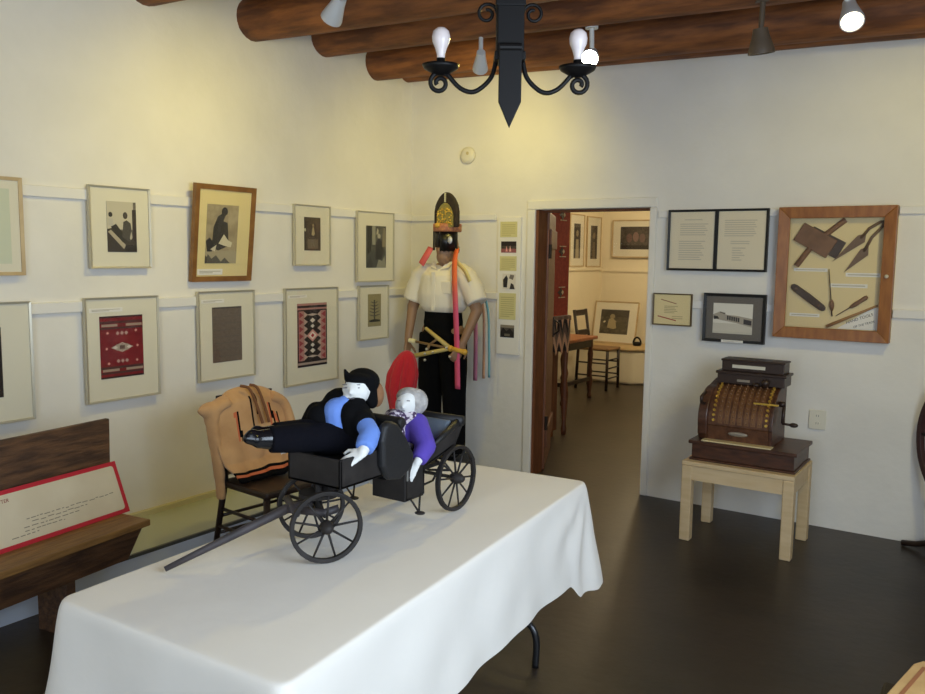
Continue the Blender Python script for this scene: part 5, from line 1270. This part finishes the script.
# chair in the far room
t = thing('wooden_chair', 'dark wooden chair with open square back in the far room', 'chair', (-.22, 4.02, 0), PI / 2)
sw_, sd, sh_ = .36, .42, .50
bm = B(); box(bm, -sw_ / 2, sw_ / 2, -sd / 2, sd / 2, sh_ - .03, sh_); obj('seat', bm, mat('rush_seat', (128, 96, 60), .7), t, bevel=.01)
for x in (-1, 1):
    bm = B(); tube(bm, [(x * (sw_ / 2 - .01), -sd / 2 + .02, 0), (x * (sw_ / 2 - .02), -sd / 2 + .02, sh_)], .017, 10); obj('leg', bm, M_dkwood, t, smooth=True)
    bm = B(); tube(bm, [(x * (sw_ / 2 - .01), sd / 2, 0), (x * (sw_ / 2 - .02), sd / 2 - .02, sh_), (x * (sw_ / 2 - .02), sd / 2 + .05, .94)], .018, 10); obj('leg', bm, M_dkwood, t, smooth=True)
    for z in (.17, .32):
        bm = B(); tube(bm, [(x * (sw_ / 2 - .012), -sd / 2 + .02, z), (x * (sw_ / 2 - .012), sd / 2, z)], .009, 8); obj('stretcher', bm, M_dkwood, t, smooth=True)
for z in (.14, .26, .36):
    bm = B(); tube(bm, [(-sw_ / 2 + .01, -sd / 2 + .02, z), (sw_ / 2 - .01, -sd / 2 + .02, z)], .009, 8); obj('stretcher', bm, M_dkwood, t, smooth=True)
for z in (.66, .90):
    y = sd / 2 - .02 + .07 * (z - sh_) / .44
    bm = B(); box(bm, -sw_ / 2 + .015, sw_ / 2 - .015, y - .012, y + .012, z - .035, z + .035); obj('back_slat', bm, M_dkwood, t, bevel=.004)
# turned-leg table
t = thing('wooden_table', 'reddish brown table with turned legs in the far room', 'table', (-.33, 2.98, 0))
bm = B(); box(bm, -.37, .40, -.40, .38, .665, .70); obj('tabletop', bm, mat('table_mahogany', (156, 88, 46), .4, col2=(130, 70, 36), scale=8), t, bevel=.006)
bm = B(); box(bm, -.36, .36, -.36, -.34, .58, .665); box(bm, -.36, .36, .32, .34, .58, .665); box(bm, -.36, -.34, -.34, .32, .58, .665); box(bm, .34, .36, -.34, .32, .58, .665); obj('apron', bm, M_dkwood, t)
for x in (-.34, .34):
    for y in (-.34, .32):
        bm = B(); lathe(bm, [(.02, 0), (.026, .03), (.018, .06), (.024, .12), (.034, .2), (.022, .27), (.03, .3), (.02, .34), (.026, .42), (.032, .5), (.022, .56), (.028, .58), (.028, .665)], Matrix.Translation((x, y, 0)), 14); obj('leg', bm, mat('turned_leg', (92, 56, 34), .45), t, smooth=True)
bm = B(); box(bm, -.34, .34, -.345, -.325, .2, .24); box(bm, .335, .355, -.34, .32, .2, .24); obj('stretcher', bm, M_dkwood, t)
# cabinet by the open door with a zigzag runner and a red weaving standing on it
t = thing('wooden_cabinet', 'brown wooden cabinet just behind the open door in the far room', 'cabinet', (.36, 1.24, 0))
bm = B(); box(bm, -.30, .29, -.16, .03, .06, 1.02); box(bm, -.27, .27, -.14, .01, 0, .06); obj('carcass', bm, M_door, t, bevel=.004)
bm = B(); box(bm, -.33, .33, -.19, .19, 1.02, 1.062); obj('top', bm, mat('cabinet_top', (150, 90, 52), .45), t, bevel=.005)
for x in (-.29, .30):
    bm = B(); lathe(bm, [(.02, 0), (.026, .05), (.018, .1), (.024, .2), (.034, .35), (.022, .5), (.03, .55), (.02, .6), (.026, .75), (.032, .85), (.022, .95), (.028, 1.0), (.028, 1.02)], Matrix.Translation((x, .15, 0)), 14); obj('leg', bm, M_door, t, smooth=True)
for s in (-1, 1):
    bm = B(); box(bm, s * .145 - .14, s * .145 + .14, -.172, -.16, .09, .98); dd = obj('door', bm, M_door, t, bevel=.003)
    bm = B(); ell(bm, (s * .03, -.182, .6), .012); obj('knob', bm, M_hinge, dd, smooth=True)
def runner(u, v):
    y = 1.08 + .32 * u
    if v < .3: return Vector((.42 + .275 * v / .3, y, 1.066))
    s = (v - .3) / .7; zz = 1.064 - .29 * s - (.04 * (1 - abs(((u * 3) % 1) - .5) * 2) if s > .98 else 0)
    return Vector((.697 + .005 * math.sin(u * 18), y, zz))
def rpick(u, v):
    if v < .36: return 1
    s = (v - .36) / .64; tri = abs(((u * 3) % 1) - .5) * 2
    return (0, 2, 1, 0, 2, 2)[int((s * 3.2 + tri * 1.6)) % 6]
bm = B(); grid(bm, runner, 60, 60, pick=rpick)
o = obj('table_runner', bm, [cm((206, 160, 124)), cm((120, 94, 76)), cm((40, 34, 36))]); solid(o, .003); tag(o, 'zigzag patterned cloth runner hanging over the cabinet edge in the far room', 'runner')
t = thing('woven_banner', 'tall red weaving with small dark figures standing on the far cabinet', 'weaving', (.668, 1.25, 1.0695), PI / 2)
bm = B(); box(bm, -.17, .145, 0, .02, 0, 1.0); obj('red_cloth', bm, mat('banner_red', (172, 68, 42), .9, col2=(150, 54, 34), scale=30), t)
for z in (.20, .55, .86):
    bm = B(); prism(bm, D(.0, z, .06, .03), 'y', -.002, 0); prism(bm, D(.0, z, .03, .05), 'y', -.0025, -.0005); o = obj('woven_figure', bm, M_tooldk, t)
    bm = B(); prism(bm, D(.03, z, .022, .02), 'y', -.004, -.0028); prism(bm, R(-.04, z + .04, .08, z + .048), 'y', -.002, 0); prism(bm, R(-.04, z - .048, .08, z - .04), 'y', -.002, 0); obj('woven_highlight', bm, cm((222, 196, 150)), o)

# ------------------------------------------------------------------ light
def area(name, loc, target, sx, sy, e, col):
    ld = bpy.data.lights.new(name, 'AREA'); ld.shape = 'RECTANGLE'; ld.size = sx; ld.size_y = sy; ld.energy = e; ld.color = col
    o = bpy.data.objects.new(name, ld); C.objects.link(o); o.location = loc
    o.rotation_euler = (Vector(target) - Vector(loc)).to_track_quat('-Z', 'Y').to_euler(); return o
area('assumed_window_daylight', (3.5, -6.58, 1.5), (3.2, 0, 1.1), 1.7, 1.3, 45, (.72, .85, 1.0))  # area light added for assumed daylight, its window is unseen
area('assumed_window_daylight', (4.88, -3.9, 1.7), (.6, -2.6, .9), 1.8, 1.3, 86, (.72, .85, 1.0))  # second added area light, in the assumed window on the right
ld = bpy.data.lights.new('assumed_far_room_lamp', 'POINT'); ld.energy = 62; ld.color = (1.0, .82, .52); ld.shadow_soft_size = .12  # unseen lamp, assumed from the warm light in the far room
o = bpy.data.objects.new('assumed_far_room_lamp', ld); C.objects.link(o); o.location = (.9, 3.4, 2.45)
w = bpy.data.worlds.new('daylight'); scene.world = w; w.use_nodes = True
w.node_tree.nodes['Background'].inputs[0].default_value = (.55, .72, 1, 1); w.node_tree.nodes['Background'].inputs[1].default_value = .8

# ------------------------------------------------------------------ camera
cd = bpy.data.cameras.new('camera'); cam = bpy.data.objects.new('camera', cd); C.objects.link(cam)
cd.sensor_width = 36; cd.sensor_fit = 'HORIZONTAL'; cd.lens = 830.016 * 36 / 925; cd.clip_start = .05
fw = Vector((-0.55263243, 0.82609478, -0.11029422)); rt = Vector((0.83031813, 0.55714618, 0.01264647)); upv = Vector((-0.07189719, 0.08459044, 0.99381852))
mw = Matrix((rt, upv, -fw)).transposed().to_4x4(); mw.translation = (3.95449, -5.174183, 1.58)
cam.matrix_world = mw
scene.camera = cam
vs = scene.view_settings
scene.display_settings.display_device = 'sRGB'
vs.view_transform = 'Standard'; vs.look = 'None'; vs.gamma = 1; vs.exposure = -0.12; vs.use_curve_mapping = False
